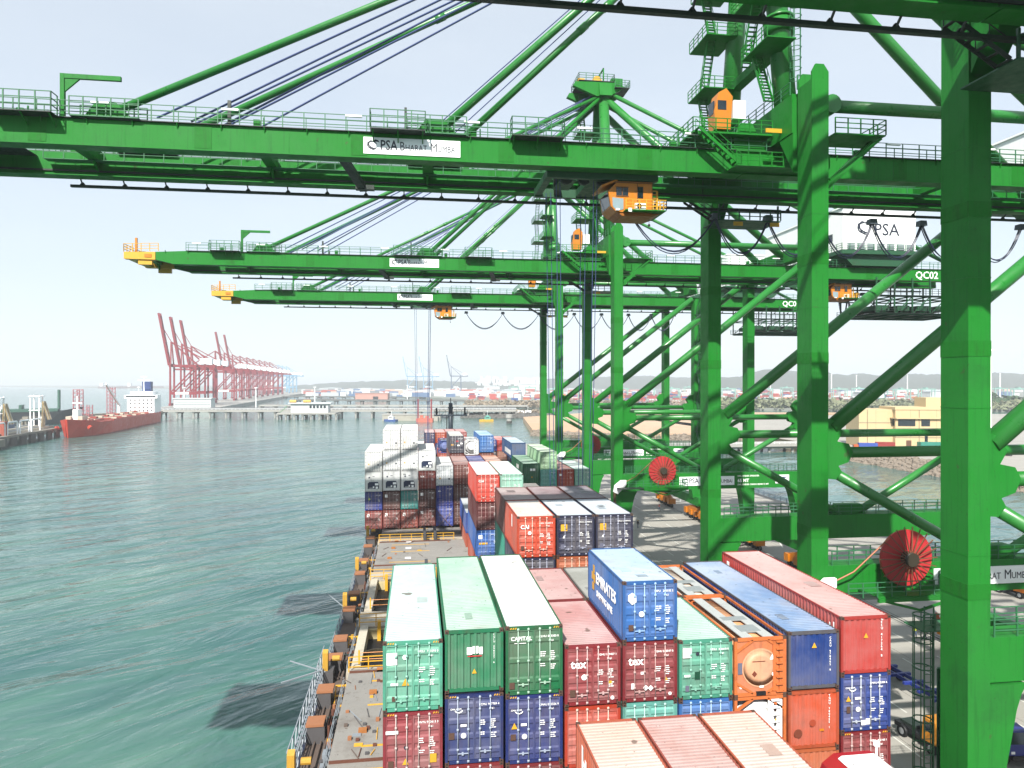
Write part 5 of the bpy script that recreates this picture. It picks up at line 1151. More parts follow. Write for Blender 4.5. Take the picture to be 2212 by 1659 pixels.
# free-standing caged access ladder next to the nearest leg
q = thing('access_tower', 'tall green caged ladder tower beside the nearest crane leg', 'ladder', (RX+2.5, 42.3, QZ), 0)
lc = MB()
for k in range(28):
    z = .6+k*.55
    lc.bar((-.35,-.1,z),(.35,-.1,z),.04,.04)
for s in (-.35,.35): lc.bar((s,-.1,0),(s,-.1,16.8),.07,.07)
add('ladder', lc, STEEL, q); lc = MB()
for k in range(9):
    z = 1.6+k*1.8
    for j in range(12):
        a0,a1 = 6.283*j/12, 6.283*(j+1)/12; lc.bar((.62*math.cos(a0),.5+.62*math.sin(a0),z),(.62*math.cos(a1),.5+.62*math.sin(a1),z),.05,.08)
for j in range(6): a0 = 6.283*j/6; lc.bar((.62*math.cos(a0),.5+.62*math.sin(a0),1.6),(.62*math.cos(a0),.5+.62*math.sin(a0),16),.05,.05)
add('cage', lc, STEEL, q)
add('landing', MB().box(-.8,2.6,-.6,1.3,15.2,15.3).rail([(-.8,-.6,15.3),(2.6,-.6,15.3),(2.6,1.3,15.3)],1.1,.9,.04), STEEL, q); add('landing', MB().box(-.8,2.6,-.6,1.3,4.2,4.3).rail([(-.8,-.6,4.3),(2.6,-.6,4.3)],1.1,.9,.04), STEEL, q)

# ------------------------------------------------------------------ shore buildings and masts
def at_px(px, py, z):
    zc = (CZ-z)*1480.0/(py-826.0); return G(px, zc, z), zc
BUFF = mat('building_buff_render', hexc('d8c296'), .85, dirt=.25, dirtcol='a88a58', scale=.1, streak=.15)
b = thing('beige_building', 'beige flat roofed port building with dark strip windows beyond the rock bank', 'building', (236, 311, QZ-.05), rad(-14))
add('wall', MB().box(-2,34,-4,14,0,19.6).box(-18,-2,-1,16,0,18.6), BUFF, b)
add('stair_tower', MB().box(14,26,0,12,19.6,24.5), BUFF, b)
add('parapet', MB().box(-2.3,34.3,-4.3,14.3,18.6,19.9), BUFF, b); add('ledge', MB().box(-3.4,22,-5.2,-4,14.2,14.7).box(-3.4,-2,-5.2,6,14.2,14.7), BUFF, b)
add('band', MB().box(-2.1,34.1,-4.06,-3.98,4.8,5.2).box(-18.1,-1.9,-1.06,-.98,11.8,12.2), mat('band_grey', hexc('9a8c74'), .8), b)
add('cladding_joint', MB().box(4.9,5.0,-4.03,-3.99,0,18.6).box(17,17.1,-4.03,-3.99,0,18.6).box(-10,-9.9,-1.03,-.99,0,18.6).box(-1.9,22,-4.03,-3.99,9.4,9.5), mat('band_grey'), b)
for (x0,x1) in ((22,25),(28,31)): add('window', MB().box(x0,x1,-4.12,-4.0,10.6,13.2), GLASS, b)
add('door', MB().box(3,5.4,-4.1,-3.99,0,3.6), mat('door_brown', hexc('6a4a34'), .6), b)
add('downpipe', MB().tube((9,-4.2,0),(9,-4.2,18.6),.14,6).tube((-14,-1.2,0),(-14,-1.2,18.6),.14,6), mat('band_grey'), b)
for (x0,x1) in ((-.8,7.2),(10,14)): add('window', MB().box(x0,x1,-4.12,-4.0,10.6,14.0), GLASS, b)
for (y0,y1) in ((-3,1),(2,5)): add('window', MB().box(-2.12,-2.0,y0,y1,10.6,14.0), GLASS, b)
add('window', MB().box(11.6,13,-4.12,-4.0,1.5,6.5), GLASS, b); add('awning', MB().box(8,20,-8,-4,-.0,3.0), mat('awning_teal', hexc('2f8a78'), .6), b)
for k,(dx,c,nm) in enumerate(((-34,'3c5ab0','blue'),(-24,'9a3430','dark red'))):
    t = thing('parked_lorry', '%s lorry parked left of the beige building' % nm, 'lorry', (206+k*11, 292+k*3, QZ-.04), rad(70))
    add('box_body', MB().box(-1.25,1.25,-5,3,1.1,4.0), mat('lorry_'+c, hexc(c), .5, dirt=.3), t); cb2 = add('cab', MB().box(-1.2,1.2,3.2,5.2,.7,3.2), mat('lorry_cab', hexc('d0602c'), .5), t)
    add('windscreen', MB().box(-1.1,1.1,5.2,5.23,1.8,2.9), GLASS, cb2); wheelset(t, [(s*1.0,y) for s in (-1,1) for y in (-4,-2.8,4.2)])
def mast(px, zc, h, label, m=WHITE):
    p = G(px, zc, 4); t = thing('light_mast', label, 'light mast', p, 0, 'high light masts')
    add('pole', MB().tube((0,0,0),(0,0,h),.45+.0004*zc,8,.25+.0003*zc), m, t); add('lamp_ring', MB().box(-1.8,1.8,-.5,.5,h,h+.5).tube((0,0,h-.6),(0,0,h-.3),1.6,10), m, t)
    return t
mast(2140, 480, 55, 'tall white light mast right of the nearest crane leg')
for px, zc, h, w_ in ((2160,1500,52,'just right of the near tall one'),(1960,1600,50,'left of the nearest crane leg'),(1850,1500,48,'right of the second crane leg'),(1796,1450,50,'beside the second crane leg'),(1664,1500,46,'between the third crane legs'),(1625,1350,48,'between two third crane legs, second'),(2090,1700,55,'behind the nearest crane leg')):
    mast(px, zc, h, 'thin far light mast %s' % w_)
# forklift and boxes on the right shore
p = G(2165, 300, QZ-.04)
t = thing('reach_stacker', 'small yellow reach stacker on the pale ground at the right edge', 'forklift', p, rad(60))
add('body', MB().box(-1.6,1.6,-3.5,3.0,.6,1.9), YELLOW, t); add('cab', MB().box(-.8,.8,-1.2,.6,1.9,3.4), GLASS, t); add('boom', MB().bar((0,-3,3.0),(0,5.5,4.2),.7,.8), mat('boom_dark', hexc('4a2c28'), .5), t); wheelset(t, [(s*1.5,y) for s in (-1,1) for y in (-2.6,2.2)], .8, .6)
p = G(2135, 325, QZ-.04); t = container('salmon container on the pale ground at the right edge', p.x, p.y, 0, ST, FT, 'b8604c', 'c87c68', 'end', lod=1, group='containers ashore'); t.location = p; t.rotation_euler = (0,0,rad(40))
p = G(1345, 505, QZ-.28); t = thing('excavator', 'small dark excavator on the brown reclaimed ground', 'excavator', p, .5)
add('body', MB().box(-1.6,1.6,-2.5,2,1.2,3.2), mat('digger_dark', hexc('3c4a50'), .5), t); add('track', MB().box(-1.8,-1,-2.4,2.4,0,1.1).box(1,1.8,-2.4,2.4,0,1.1), BLACK, t); add('arm', MB().bar((0,2,2.4),(0,5.5,5.2),.5,.6).bar((0,5.5,5.2),(0,7.4,1.6),.4,.5), mat('digger_green', hexc('5a9a78'), .5), t)

# ------------------------------------------------------------------ mangrove belt
def bushes(name, label, rows, m, seed, n, hmin, hmax):
    r = random.Random(seed); mb = MB()
    for i in range(n):
        (xa,xb,za,zb) = r.choice(rows); px = r.uniform(xa,xb); zc = r.uniform(za,zb); p = G(px, zc, 3.2); h = r.uniform(hmin,hmax); w = h*r.uniform(.8,1.6)
        for q in range(26):
            a = r.random()*6.283; rr = w*math.sqrt(r.random()); zz = h*r.random()*(1-.5*(rr/w)**2)
            c = Vector((p.x+rr*math.cos(a), p.y+rr*math.sin(a), p.z+zz)); s = h*r.uniform(.10,.24)
            d1 = Vector((r.uniform(-1,1),r.uniform(-1,1),r.uniform(-.6,.6))).normalized()*s; d2 = Vector((r.uniform(-1,1),r.uniform(-1,1),r.uniform(.1,1))).normalized()*s
            mb.quad(c-d1-d2*.6, c+d1-d2*.6, c+d1*.7+d2, c-d1*.7+d2)
    return tag(add(name, mb, m), label, 'bushes', kind='stuff')
LEAF = mat('mangrove_leaf', hexc('7c8664'), .8, dirt=.5, dirtcol='4e5a38', scale=.08, fade=.4, fadecol='9a9078')
LEAF2 = mat('dry_scrub_leaf', hexc('9a8c78'), .85, dirt=.5, dirtcol='5c5a44', scale=.1)
bushes('mangrove_belt', 'grey green mangrove belt along the creek behind the cranes', [(1540,1760,880,960),(1760,2240,830,960)], LEAF, 5, 620, 5, 13)
bushes('dry_scrub', 'brown dry scrub between mangroves and container yard', [(1180,1700,930,1080),(1700,2240,930,1150),(1010,1200,900,1000)], LEAF2, 6, 620, 4, 10)
bushes('spit_scrub', 'low dark scrub on the rock spit at the jetty root', [(1100,1190,705,760)], LEAF2, 8, 70, 2, 5)
bushes('dark_trees', 'dark green trees right of the nearest crane leg', [(2120,2300,900,1000)], mat('tree_leaf_dark', hexc('3c5a34'), .8, dirt=.4, dirtcol='26401f', scale=.1), 9, 90, 9, 18)

# ------------------------------------------------------------------ far container yard
YARDM = [mat('yard_'+c, hexc(c), .6, dirt=.25) for c in ('a83a38','c05048','7c3434','3c5a9c','2c3c78','e4e6e6','d8dcdc','b87060','5c8c88','c87848')]
YN = ['red','coral','maroon','blue','navy','white','pale grey','dusty pink','teal','orange']
yme = [MB().box(0,12.2,0,2.44,0,2.6).mesh('yard_box') for _ in YARDM]
r = random.Random(21); cnt = 0; ymass = [MB() for _ in YARDM]
for row in range(17):
    zc = 1080+row*62+ (r.random()*20)
    n = 46
    for i in range(n):
        px = 1010+i*24.5+r.uniform(-5,5)
        if px < 1180 and row < 2: continue
        if r.random() < .25: continue
        p = G(px, zc, 3.6); tiers = r.choice((1,2,2,3,3,4,4))
        if px > 1840: wts = [2,1,1,2,1,7,5,1,1,1]
        elif px > 1500: wts = [4,3,3,2,2,3,3,2,1,1]
        else: wts = [6,4,4,2,2,2,2,3,1,2]
        c0 = r.choices(range(10), wts)[0]
        for k in range(tiers):
            c = c0 if r.random() < .45 else r.choices(range(10), wts)[0]
            if cnt < 260 and row < 4:
                o = link('yard_container', yme[c], YARDM[c], None, (p.x, p.y, p.z+k*2.62), (0,0,-PSI+rad(3))); cnt += 1
                wh = 'left of the crane legs' if px < 1165 else ('behind the farthest crane' if px < 1330 else ('between third and second cranes' if px < 1520 else ('inside the second crane frame' if px < 1790 else ('between second and nearest legs' if px < 2040 else 'right of the nearest leg'))))
                tag(o, '%s container in the hazy far yard, seen %s' % (YN[c], wh), 'container', '%s far yard containers %s' % (YN[c], wh))
            else:
                m4 = Matrix.Rotation(-PSI+rad(3),3,'Z'); i0 = len(ymass[c].v)
                for (x,y,z) in ((0,0,0),(12.2,0,0),(12.2,2.44,0),(0,2.44,0),(0,0,2.6),(12.2,0,2.6),(12.2,2.44,2.6),(0,2.44,2.6)):
                    ymass[c].v.append(tuple(m4 @ Vector((x,y,z)) + Vector((p.x,p.y,p.z+k*2.62))))
                ymass[c].f += [tuple(i0+a for a in f) for f in ((0,3,2,1),(4,5,6,7),(0,1,5,4),(1,2,6,5),(2,3,7,6),(3,0,4,7))]
for c in range(10):
    if ymass[c].v: tag(add('yard_container_mass', ymass[c], YARDM[c]), 'mass of tiny %s containers deep in the far yard' % YN[c], 'containers', kind='stuff')
# rubber-tyred gantries over the yard
RTG = mat('rtg_pale_green', hexc('8fbcb0'), .5)
def rtg_mesh():
    m = MB()
    for x in (0,24):
        for y in (0,9): m.box(x-.7,x+.7,y-.6,y+.6,0,20)
        m.box(x-.6,x+.6,-1,10,.6,2.2)
    m.box(-1.5,25.5,-.8,.8,20,21.8).box(-1.5,25.5,8.2,9.8,20,21.8).box(8,12,0,9,21.8,24)
    return m.mesh('gantry')
rm_ = rtg_mesh()
for k,(px,zc) in enumerate(((1185,1180),(1250,1220),(1330,1320),(1385,1250),(1440,1300),(1480,1700),(1560,1280),(1640,1260),(1690,1500),(1800,1220),(1845,1330),(1890,1250),(1935,1150),(1990,1200),(2150,1300),(2190,1250),(1100,1700),(1135,1600))):
    p = G(px,zc,3.6); o = link('yard_gantry', rm_, RTG, None, p, (0,0,-PSI+rad(4)*(k%3-1)))
    tag(o, 'pale green yard gantry crane standing among the far container stacks', 'gantry crane', 'yard gantries far behind')
SHED = mat('far_shed_white', hexc('e0e4e4'), .6, dirt=.2)
for k,(px,zc,w,h,nm) in enumerate(((1080,1500,40,14,'beside the rubble spit'),(1120,2300,70,26,'tallest on the low hill'),(1045,2600,60,18,'left of the tall one on the hill'),(920,2400,80,10,'under the grey crane'),(760,2600,120,9,'long and low by the far shore'),(690,2500,80,12,'at the end of the far quay'),(2010,1250,70,16,'among white stacks by the nearest leg'),(1860,1300,60,14,'among white stacks by the second leg'))):
    p = G(px,zc,3.6); t = thing('far_shed', 'white far building %s' % nm, 'building', p, -PSI)
    add('wall', MB().box(0,w,0,30,0,h), SHED, t); add('roof', MB().prism([(-1,h),(w/2,h+3),(w+1,h)],1,-1,31), mat('far_roof', hexc('b8c4c8'), .6), t)
p = G(790, 1310, 2.5); t = thing('pink_shed', 'small pink brick shed on the second jetty', 'building', p, -PSI); add('wall', MB().box(-20,42,0,20,0,12.5), mat('shed_pink', hexc('d09a8c'), .8, dirt=.2), t); add('door', MB().box(14,24,-.2,0,0,7), BLACK, t); add('roof_slab', MB().box(-21,43,-1,21,12.5,13.4), mat('shed_pink'), t)

r = random.Random(77); cl = {}
for i in range(520):
    px = r.uniform(650,1190) if r.random() < .75 else r.uniform(1190,2200); zc = r.uniform(1500,2600); c = r.choices(('e4e8e8','b85a50','5c78a0','c8ccd0','8a9298','d8b8a8'),(5,3,2,3,2,1))[0]
    p = G(px,zc,3.6); w = r.uniform(8,40); h = r.uniform(4,13); cl.setdefault(c, MB()).box(p.x,p.x+w,p.y,p.y+12,p.z,p.z+h)
for i in range(70):
    px = r.uniform(1020,1170); zc = r.uniform(3500,3700); p = G(px,zc,20+r.random()*38); cl['e4e8e8'].box(p.x,p.x+r.uniform(12,30),p.y,p.y+10,p.z-25,p.z+r.uniform(6,14))
for c, m in cl.items(): tag(add('port_sheds', m, mat('clutter_'+c, hexc(c), .7)), 'far jumble of %s sheds and stacks along the inner shore' % {'e4e8e8':'white','b85a50':'brick red','5c78a0':'blue','c8ccd0':'pale grey','8a9298':'grey','d8b8a8':'pinkish'}[c], 'sheds', kind='stuff')
for k in range(2):
    p = G(1118+k*16, 712, 3.3); t = thing('site_cabin', 'white site cabin on the rock spit, %s of two' % ('left','right')[k], 'cabin', p, -PSI); add('body', MB().box(0,6.5,0,3,0,3.6), WHITE, t); add('window', MB().box(2.4,3.8,-.05,0,1.4,2.4), GLASS, t); add('roof', MB().box(-.2,6.7,-.2,3.2,3.6,3.8), WHITE, t)
# ------------------------------------------------------------------ jetties across the harbour
def jetty(label, x0, x1, z0, z1, top, thick, pitch, m=PIERC, width=16):
    a = G(x0,z0,0); b_ = G(x1,z1,0); L = (b_-a).length; ang = math.atan2(b_.y-a.y, b_.x-a.x)
    t = thing('jetty', label, 'jetty', a, ang)
    add('deck', MB().box(0,L,0,width,top-thick,top), m, t)
    n = int(L/pitch)
    for k in range(n+1):
        x = k*L/n
        add('pile_bent', MB().box(x-1.2,x+1.2,1,width-1,top-thick-1.6,top-thick).tube((x,2.5,-2),(x,2.5,top-thick-1.6),1.0,8).tube((x,width-2.5,-2),(x,width-2.5,top-thick-1.6),1.0,8), m, t)
    return t, L
jt, L = jetty('long concrete jetty with pipes across the harbour behind the tanker', 345, 1115, 690, 700, 8.5, 2.0, 16)
PIPE = mat('pipe_grey', hexc('a8acac'), .4, dirt=.3)
for k,(y,z) in enumerate(((1.5,9.3),(3.2,9.5),(5,10.1),(6.6,9.6))): add('pipe', MB().tube((0,y,z),(L,y,z),.5 if k != 2 else .7,8), PIPE if k % 2 else mat('pipe_dark', hexc('4c5054'), .5), jt)
add('railing', MB().rail([(0,.3,8.5),(L,.3,8.5)],1.2,4,.09,2), WHITE, jt)
t, L2 = jetty('jetty head with pale roofed control block left of centre', 598, 725, 664, 667, 6.8, 1.6, 8, width=18)
cbk = add('control_block', MB().box(12,48,5,16,6.8,15.5), SHED, t); add('roof_slab', MB().box(10,51,3,17,15.5,16.5), SHED, t)
for k in range(5): add('window', MB().box(30+k*3.4,32.2+k*3.4,4.9,5.0,11,14), GLASS, t)
add('yellow_tank', MB().tube((11,6,17.9),(17,6,17.9),1.4,10), YELLOW, t); add('yellow_tank', MB().tube((24,6,17.9),(31,6,17.9),1.4,10), YELLOW, t); add('stair', MB().stairs((2,3,6.8),(9,3,13),1.2,(0,1,0),.6), GREEN, t)
jetty('second long jetty farther off, dark beam with arches', 640, 1010, 1180, 1120, 7.5, 2.4, 22, mat('pier_dark', hexc('6c6e6c'), .8, dirt=.3))
jetty('third low jetty with open arches behind the first', 560, 1140, 905, 890, 6.5, 1.8, 18)
jetty('slim far jetty below the blue cranes', 610, 905, 1500, 1380, 7, 2.2, 30, mat('pier_dark'))
# far red terminal quay with its cranes
qa, qb = G(340,860,0), G(620,2250,0)
dq = (qb-qa).normalized(); nq = Vector((dq.y,-dq.x,0))
m = MB(); m.prism([tuple((qa-dq*20)[:2]), tuple((qa+nq*75-dq*20)[:2]), tuple((qb+nq*75)[:2]), tuple(qb[:2])],2,-2,5.0); struct(add('far_quay', m, PIERC))
bl = thing('quay_block_building', 'low white flat block at the root of the far red quay', 'building', G(375,845,4), -PSI); add('wall', MB().box(0,46,0,12,0,12), SHED, bl); add('louvre_band', MB().box(1,45,-.3,0,4.6,5.4).box(1,45,-.3,0,8,8.6), mat('louvre', hexc('98a0a4'), .6), bl); add('roof_slab', MB().box(-1,47,-1,13,12,13), SHED, bl)
add('base', MB().box(-6,52,-3,14,-6,0), PIERC, bl)
def far_crane_mesh(up, k=1.0):
    """parts of a far quay crane; x = landward, y along the quay"""
    out = []
    f = MB()
    for x in (0,30):
        for y in (-9,9): f.bar((x,y,2),(x if x else 0,y,52 if x else 54),1.9,1.9)
        f.box(x-1.2,x+1.2,-12,12,1,4)
    for y in (-9,9):
        f.box(0,30,y-1,y+1,15,18.5); f.bar((0.5,y,18),(29.5,y,50),1.4,1.4); f.bar((0,y,18),(15,y,34),1.0,1.0)
    f.box(-1,1,-9,9,50,54); f.box(29,31,-9,9,50,53)
    out.append(('frame', f))
    g = MB(); g.box(-3,52,-4.2,-2.8,50,53).box(-3,52,2.8,4.2,50,53); out.append(('girder', g))
    a = MB()
    for y in (-4,4): a.bar((0,y*1.6,54),(-1,y*.4,82),1.4,1.4); a.bar((30,y,53),(-1,y*.3,82),1.0,1.0); a.bar((50,y,53),(-1,y*.3,82),.8,.8)
    out.append(('mast', a))
    b2 = MB()
    if up:
        for y in (-3.5,3.5): b2.bar((-3,y,52),(-15,y,118),1.5,2.4)
        for q in range(6): f_ = .1+q*.17; b2.bar((-3-12*f_,-3.5,52+66*f_),(-3-12*f_,3.5,52+66*f_),1.0,1.0)
        b2.bar((-1,0,82),(-11,0,100),.8,.8)
    else:
        for y in (-3.5,3.5): b2.bar((-3,y,51.5),(-62,y,51.5),1.4,2.6); b2.bar((-1,y*.3,82),(-45,y,53),.8,.8)
    out.append(('boom', b2))
    h = MB(); h.box(34,48,-6,6,54,61); out.append(('machinery_house', h))
    s = MB(); s.box(6,22,-10.15,-10.0,15.5,18.2); out.append(('sign', s))
    return [(n, mb_.mesh(n)) for n, mb_ in out]
FCU, FCD = far_crane_mesh(True), far_crane_mesh(False)
def far_crane(label, p, ang, up, m, group, sc=1.0):
    t = thing('far_quay_crane', label, 'crane', p, ang, group); t.scale = (sc,sc,sc)
    for (n, me) in (FCU if up else FCD):
        me2 = cm((n, up, m.name), lambda: me.copy()); link(n, me2, WHITE if n in ('machinery_house','sign') else m, t)
    return t
angq = math.atan2(nq.y, nq.x)
ordn = ['nearest','second','third','fourth','fifth','sixth','seventh','eighth','ninth','tenth','eleventh','twelfth']
for k, d in enumerate((36,88,140,300,375,450,530,610,690,780,870,960)):
    up = k in (0,1,2,4,5)
    far_crane('%s red quay crane from the near end of the far red row, boom %s' % (ordn[k], 'raised' if up else 'lowered'), qa+dq*d+nq*8+Vector((0,0,5)), angq, up, FARRED, 'red cranes across the harbour', 1.03)
for k, d in enumerate((1130,1230,1340)):
    far_crane('pale blue quay crane past the red row, %s' % ('nearest of three','middle of three','last of three')[k], qa+dq*d+nq*8+Vector((0,0,5)), angq, False, FARBLUE, 'blue cranes past the red row', 1.0)
sh = thing('far_bulk_ship', 'dark hulled ship moored under the pale blue cranes', 'ship', qa+dq*1230+nq*(-18)+Vector((0,0,0)), math.atan2(dq.y,dq.x)); add('hull', MB().prism([(-110,-14),(100,-14),(125,0),(100,14),(-110,14)],2,-1,14), mat('hull_far_navy', hexc('26344a'), .6), sh); add('bridge', MB().box(-100,-80,-12,12,14,36), WHITE, sh)
for k,(px,zc,m_,c_,up) in enumerate(((880,2350,FARBLUE,'pale blue',True),(915,2330,FARBLUE,'pale blue',True),(975,2200,mat('far_crane_slate',hexc('5a6c84'),.55),'slate grey',True))):
    p = G(px,zc,4); far_crane('%s quay crane with raised boom in front of the low hills, %s of three' % (c_, ('left','middle','right')[k]), p, -PSI+rad(8), up, m_, 'cranes on the inner quay', 1.02)
# ------------------------------------------------------------------ tanker and oil berth at left
def ship_hull(pts_bow, L, B, D, sheer=2.5):
    """hull along +y (bow at +y), flared bow"""
    mb_ = MB(); st = []
    for f, w, zd in ((0,.72,D+1.2),(.04,.92,D+1),(.12,1,D),(.75,1,D),(.86,.9,D+.8),(.94,.6,D+sheer),(1.0,.06,D+sheer+1.2)):
        st.append((f*L, w*B/2, zd))
    for (y,w,zd) in st:
        fl = .8 if y > .8*L else .96
        mb_.v += [(-w,y,zd),(-w*fl,y-(2.5 if y > .9*L else 0),.5),(-w*fl*.9,y-(4 if y > .9*L else 0),-2),(w*fl*.9,y-(4 if y > .9*L else 0),-2),(w*fl,y-(2.5 if y > .9*L else 0),.5),(w,y,zd)]
    for i in range(len(st)-1):
        a = i*6; b2 = a+6
        for j in range(5): mb_.f.append((a+j,b2+j,b2+j+1,a+j+1))
        mb_.f.append((a+5,b2+5,b2,a))
    mb_.f.append((5,4,3,2,1,0)); k = (len(st)-1)*6; mb_.f.append(tuple(k+j for j in range(6)))
    return mb_
bow, stern = G(142,445,0), G(324,640,0)
Lt = (bow-stern).length; at_ = math.atan2(bow.y-stern.y, bow.x-stern.x)-math.pi/2
tk = thing('tanker', 'red orange chemical tanker with white stern house moored at the oil berth', 'ship', stern, at_)
TKR = mat('tanker_orange_red', hexc('d83c1c'), .45, dirt=.25, dirtcol='7a2c1c', scale=.1, streak=.1); TKD = mat('tanker_deck_red', hexc('9c3a2a'), .6, dirt=.3)
add('hull', ship_hull(None, Lt, 25, 8.6), TKR, tk)
add('deck', MB().box(-12,12,Lt*.2,Lt*.82,10.52,10.7), TKD, tk, loc=(0,0,-1.9))
add('bulwark', MB().bar((-13.3,Lt*.2,11.2),(-13.3,Lt*.75,11.2),.25,1.2).bar((13.3,Lt*.2,11.2),(13.3,Lt*.75,11.2),.25,1.2), TKR, tk, loc=(0,0,-1.9))
hs_ = add('deckhouse', MB().box(-11,11,Lt*.03,Lt*.15,11,24).box(-13.4,13.4,Lt*.09,Lt*.15,24,27).box(-9,9,Lt*.05,Lt*.14,27,30), WHITE, tk, loc=(0,0,-1.9))
for lv in range(4):
    for q in range(6): add('porthole', MB().box(-9.5+q*3.4,-8.3+q*3.4,Lt*.15,Lt*.15+.15,12.4+lv*3.2,13.6+lv*3.2), GLASS, hs_)
add('bridge_window', MB().box(-12,12,Lt*.15,Lt*.15+.15,25.2,26.4), GLASS, hs_)
fn = add('funnel', MB().box(-3.5,3.5,Lt*.02,Lt*.06,27,39), mat('funnel_blue', hexc('24407c'), .5), hs_)
add('radar_mast', MB().tube((0,Lt*.1,30),(0,Lt*.1,44),.5,8,.3).box(-5,5,Lt*.1-.3,Lt*.1+.3,40,40.6).box(-2.5,2.5,Lt*.1-.3,Lt*.1+.3,43.2,43.6), WHITE, hs_)
for k in range(7): add('cargo_pipe', MB().tube((-6+k*2,Lt*.2,11.8+.2*(k%2)),(-6+k*2,Lt*.8,11.8+.2*(k%2)),.45,6), mat('pipe_cream', hexc('d0c8b4'), .5) if k % 2 else TKD, tk, loc=(0,0,-1.9))
for k in range(9):
    y = Lt*(.24+.062*k); add('manifold', MB().box(-11,11,y,y+.8,11.4,12.6).box(-2,2,y-1.5,y+2.5,11.6,13.6), mat('pipe_cream') if k % 2 else TKD, tk, loc=(0,0,-1.9))
ck = add('deck_crane', MB().tube((2,Lt*.42,10.7),(2,Lt*.42,21),1.0,10).bar((2,Lt*.42,20),(2,Lt*.58,37),1.0,1.3), WHITE, tk, loc=(0,0,-1.9))
add('foremast', MB().tube((0,Lt*.9,12),(0,Lt*.9,29),.9,8,.45).box(-3,3,Lt*.9-.3,Lt*.9+.3,24,24.6).box(-1.5,1.5,Lt*.88,Lt*.92,13,20), WHITE, tk, loc=(0,0,-1.9))
add('windlass', MB().box(-5,-2,Lt*.88,Lt*.93,13,15.5).box(2,5,Lt*.88,Lt*.93,13,15.5), mat('pipe_cream'), tk, loc=(0,0,-1.9))
an = add('anchor', MB().tube((-9.2,Lt*.93,8.2),(-10.6,Lt*.935,7.4),1.5,10).tube((9.2,Lt*.93,8.2),(10.6,Lt*.935,7.4),1.5,10), TKR, tk, loc=(0,0,-1.9))
# oil berth: dolphins, platform, loading arms, dark green tanker beyond
ob = thing('oil_berth', 'weathered concrete oil berth with pipe racks at the left edge', 'jetty', G(0,378,0), math.atan2((G(125,456,0)-G(0,378,0)).y,(G(125,456,0)-G(0,378,0)).x))
add('deck', MB().box(-60,88,0,26,3.2,6.0).box(-60,-6,-5,0,1.5,5.4), mat('berth_concrete', hexc('8f897c'), .9, dirt=.6, dirtcol='3e3a34', scale=.15, streak=.4), ob)
for k in range(8): add('fender', MB().box(-14+k*12.5,-7+k*12.5,-1.2,0,-.5,5.0), mat('fender_dark', hexc('4a453e'), .8, dirt=.4), ob)
for k in range(6): add('pipe', MB().tube((-40,5+k*2.6,7+.5*(k%3)),(86,5+k*2.6,7+.5*(k%3)),.45,8), PIPE if k % 2 else mat('pipe_cream'), ob)
for k in range(5):
    x = -16+k*16; add('pipe_arch', MB().path([(x,3,6),(x,3,12.5),(x+1,3.2,13.4),(x+12,3.2,13.4),(x+13,3.2,12.5),(x+13,3.2,6)],.5,6), WHITE, ob)
for k,x in enumerate((22, 76)):
    la = add('loading_tower', MB().box(x-3,x-2.4,8,8.6,6,28).box(x+2.4,x+3,8,8.6,6,28).box(x-3,x-2.4,13,13.6,6,28).box(x+2.4,x+3,13,13.6,6,28).box(x-3.6,x+3.6,7.4,14,27,27.6).box(x-3.4,x+3.4,7.6,14,18,18.4), WHITE, ob)
    for q in range(4): add('loading_arm', MB().tube((x-2+q*1.4,7,7),(x-2+q*1.4,6.5,24),.35,6).tube((x-2+q*1.4,6.5,24),(x-3+q*1.8,3,12),.3,6), mat('pipe_cream') if q % 2 else mat('arm_ochre', hexc('a8905c'), .6, dirt=.4), la)
    add('cross_brace', MB().bar((x-2.7,8.3,6),(x+2.7,8.3,18),.3,.3).bar((x+2.7,8.3,6),(x-2.7,8.3,18),.3,.3).bar((x-2.7,8.3,18),(x+2.7,8.3,27),.3,.3), WHITE, la)
add('tool_shed', MB().box(45,58,16,24,6,11), mat('shed_blue', hexc('4a6a8c'), .6), ob); add('red_hut', MB().box(12,17,3,8,6,14), mat('hut_rust', hexc('a8523c'), .7), ob)
for k,(px,zc,h,w_) in enumerate(((169,520,31,'left'),(190,560,18,'middle'),(240,600,32,'right'))):
    t = thing('breasting_tower', 'red lattice tower behind the tanker, %s of three' % w_, 'tower', G(px,zc,0), -PSI, 'red towers at the oil berth')
    add('platform', MB().box(-4,4,-4,4,-1,7), PIERC, t)
    m = MB()
    for x in (-2.3,2.3):
        for y in (-2.3,2.3): m.bar((x,y,7),(x,y,h),.5,.5)
    for q in range(int((h-7)/3)):
        z = 7+q*3
        for y in (-2.3,2.3): m.bar((-2.3,y,z),(2.3,y,z+3),.28,.28); m.bar((-2.3,y,z+3),(2.3,y,z+3),.3,.3)
    add('lattice', m, mat('tower_faded_red', hexc('b06068'), .6), t)
t = thing('moored_tanker', 'dark green decked tanker moored behind the oil berth', 'ship', G(-150,560,0), math.atan2((G(118,600,0)-G(-150,560,0)).y,(G(118,600,0)-G(-150,560,0)).x)-math.pi/2); add('hull', ship_hull(None,106,26,11), mat('hull_black', hexc('1c2428'), .5), t); add('deck', MB().box(-11,11,15,88,11.2,13.5), mat('deck_green', hexc('3c6a5a'), .6, dirt=.4), t); add('deckhouse', MB().box(-10,10,4,16,11,26), WHITE, t); add('kingpost', MB().tube((0,88,13),(0,88,30),1.2,8).box(-8,8,60,62,13.5,17), mat('deck_green'), t)
# trunkway behind the tanker
jetty('pipe trunkway running from the oil berth to the long jetty', 60, 352, 575, 690, 7.5, 2.0, 20, mat('berth_concrete'), 10)
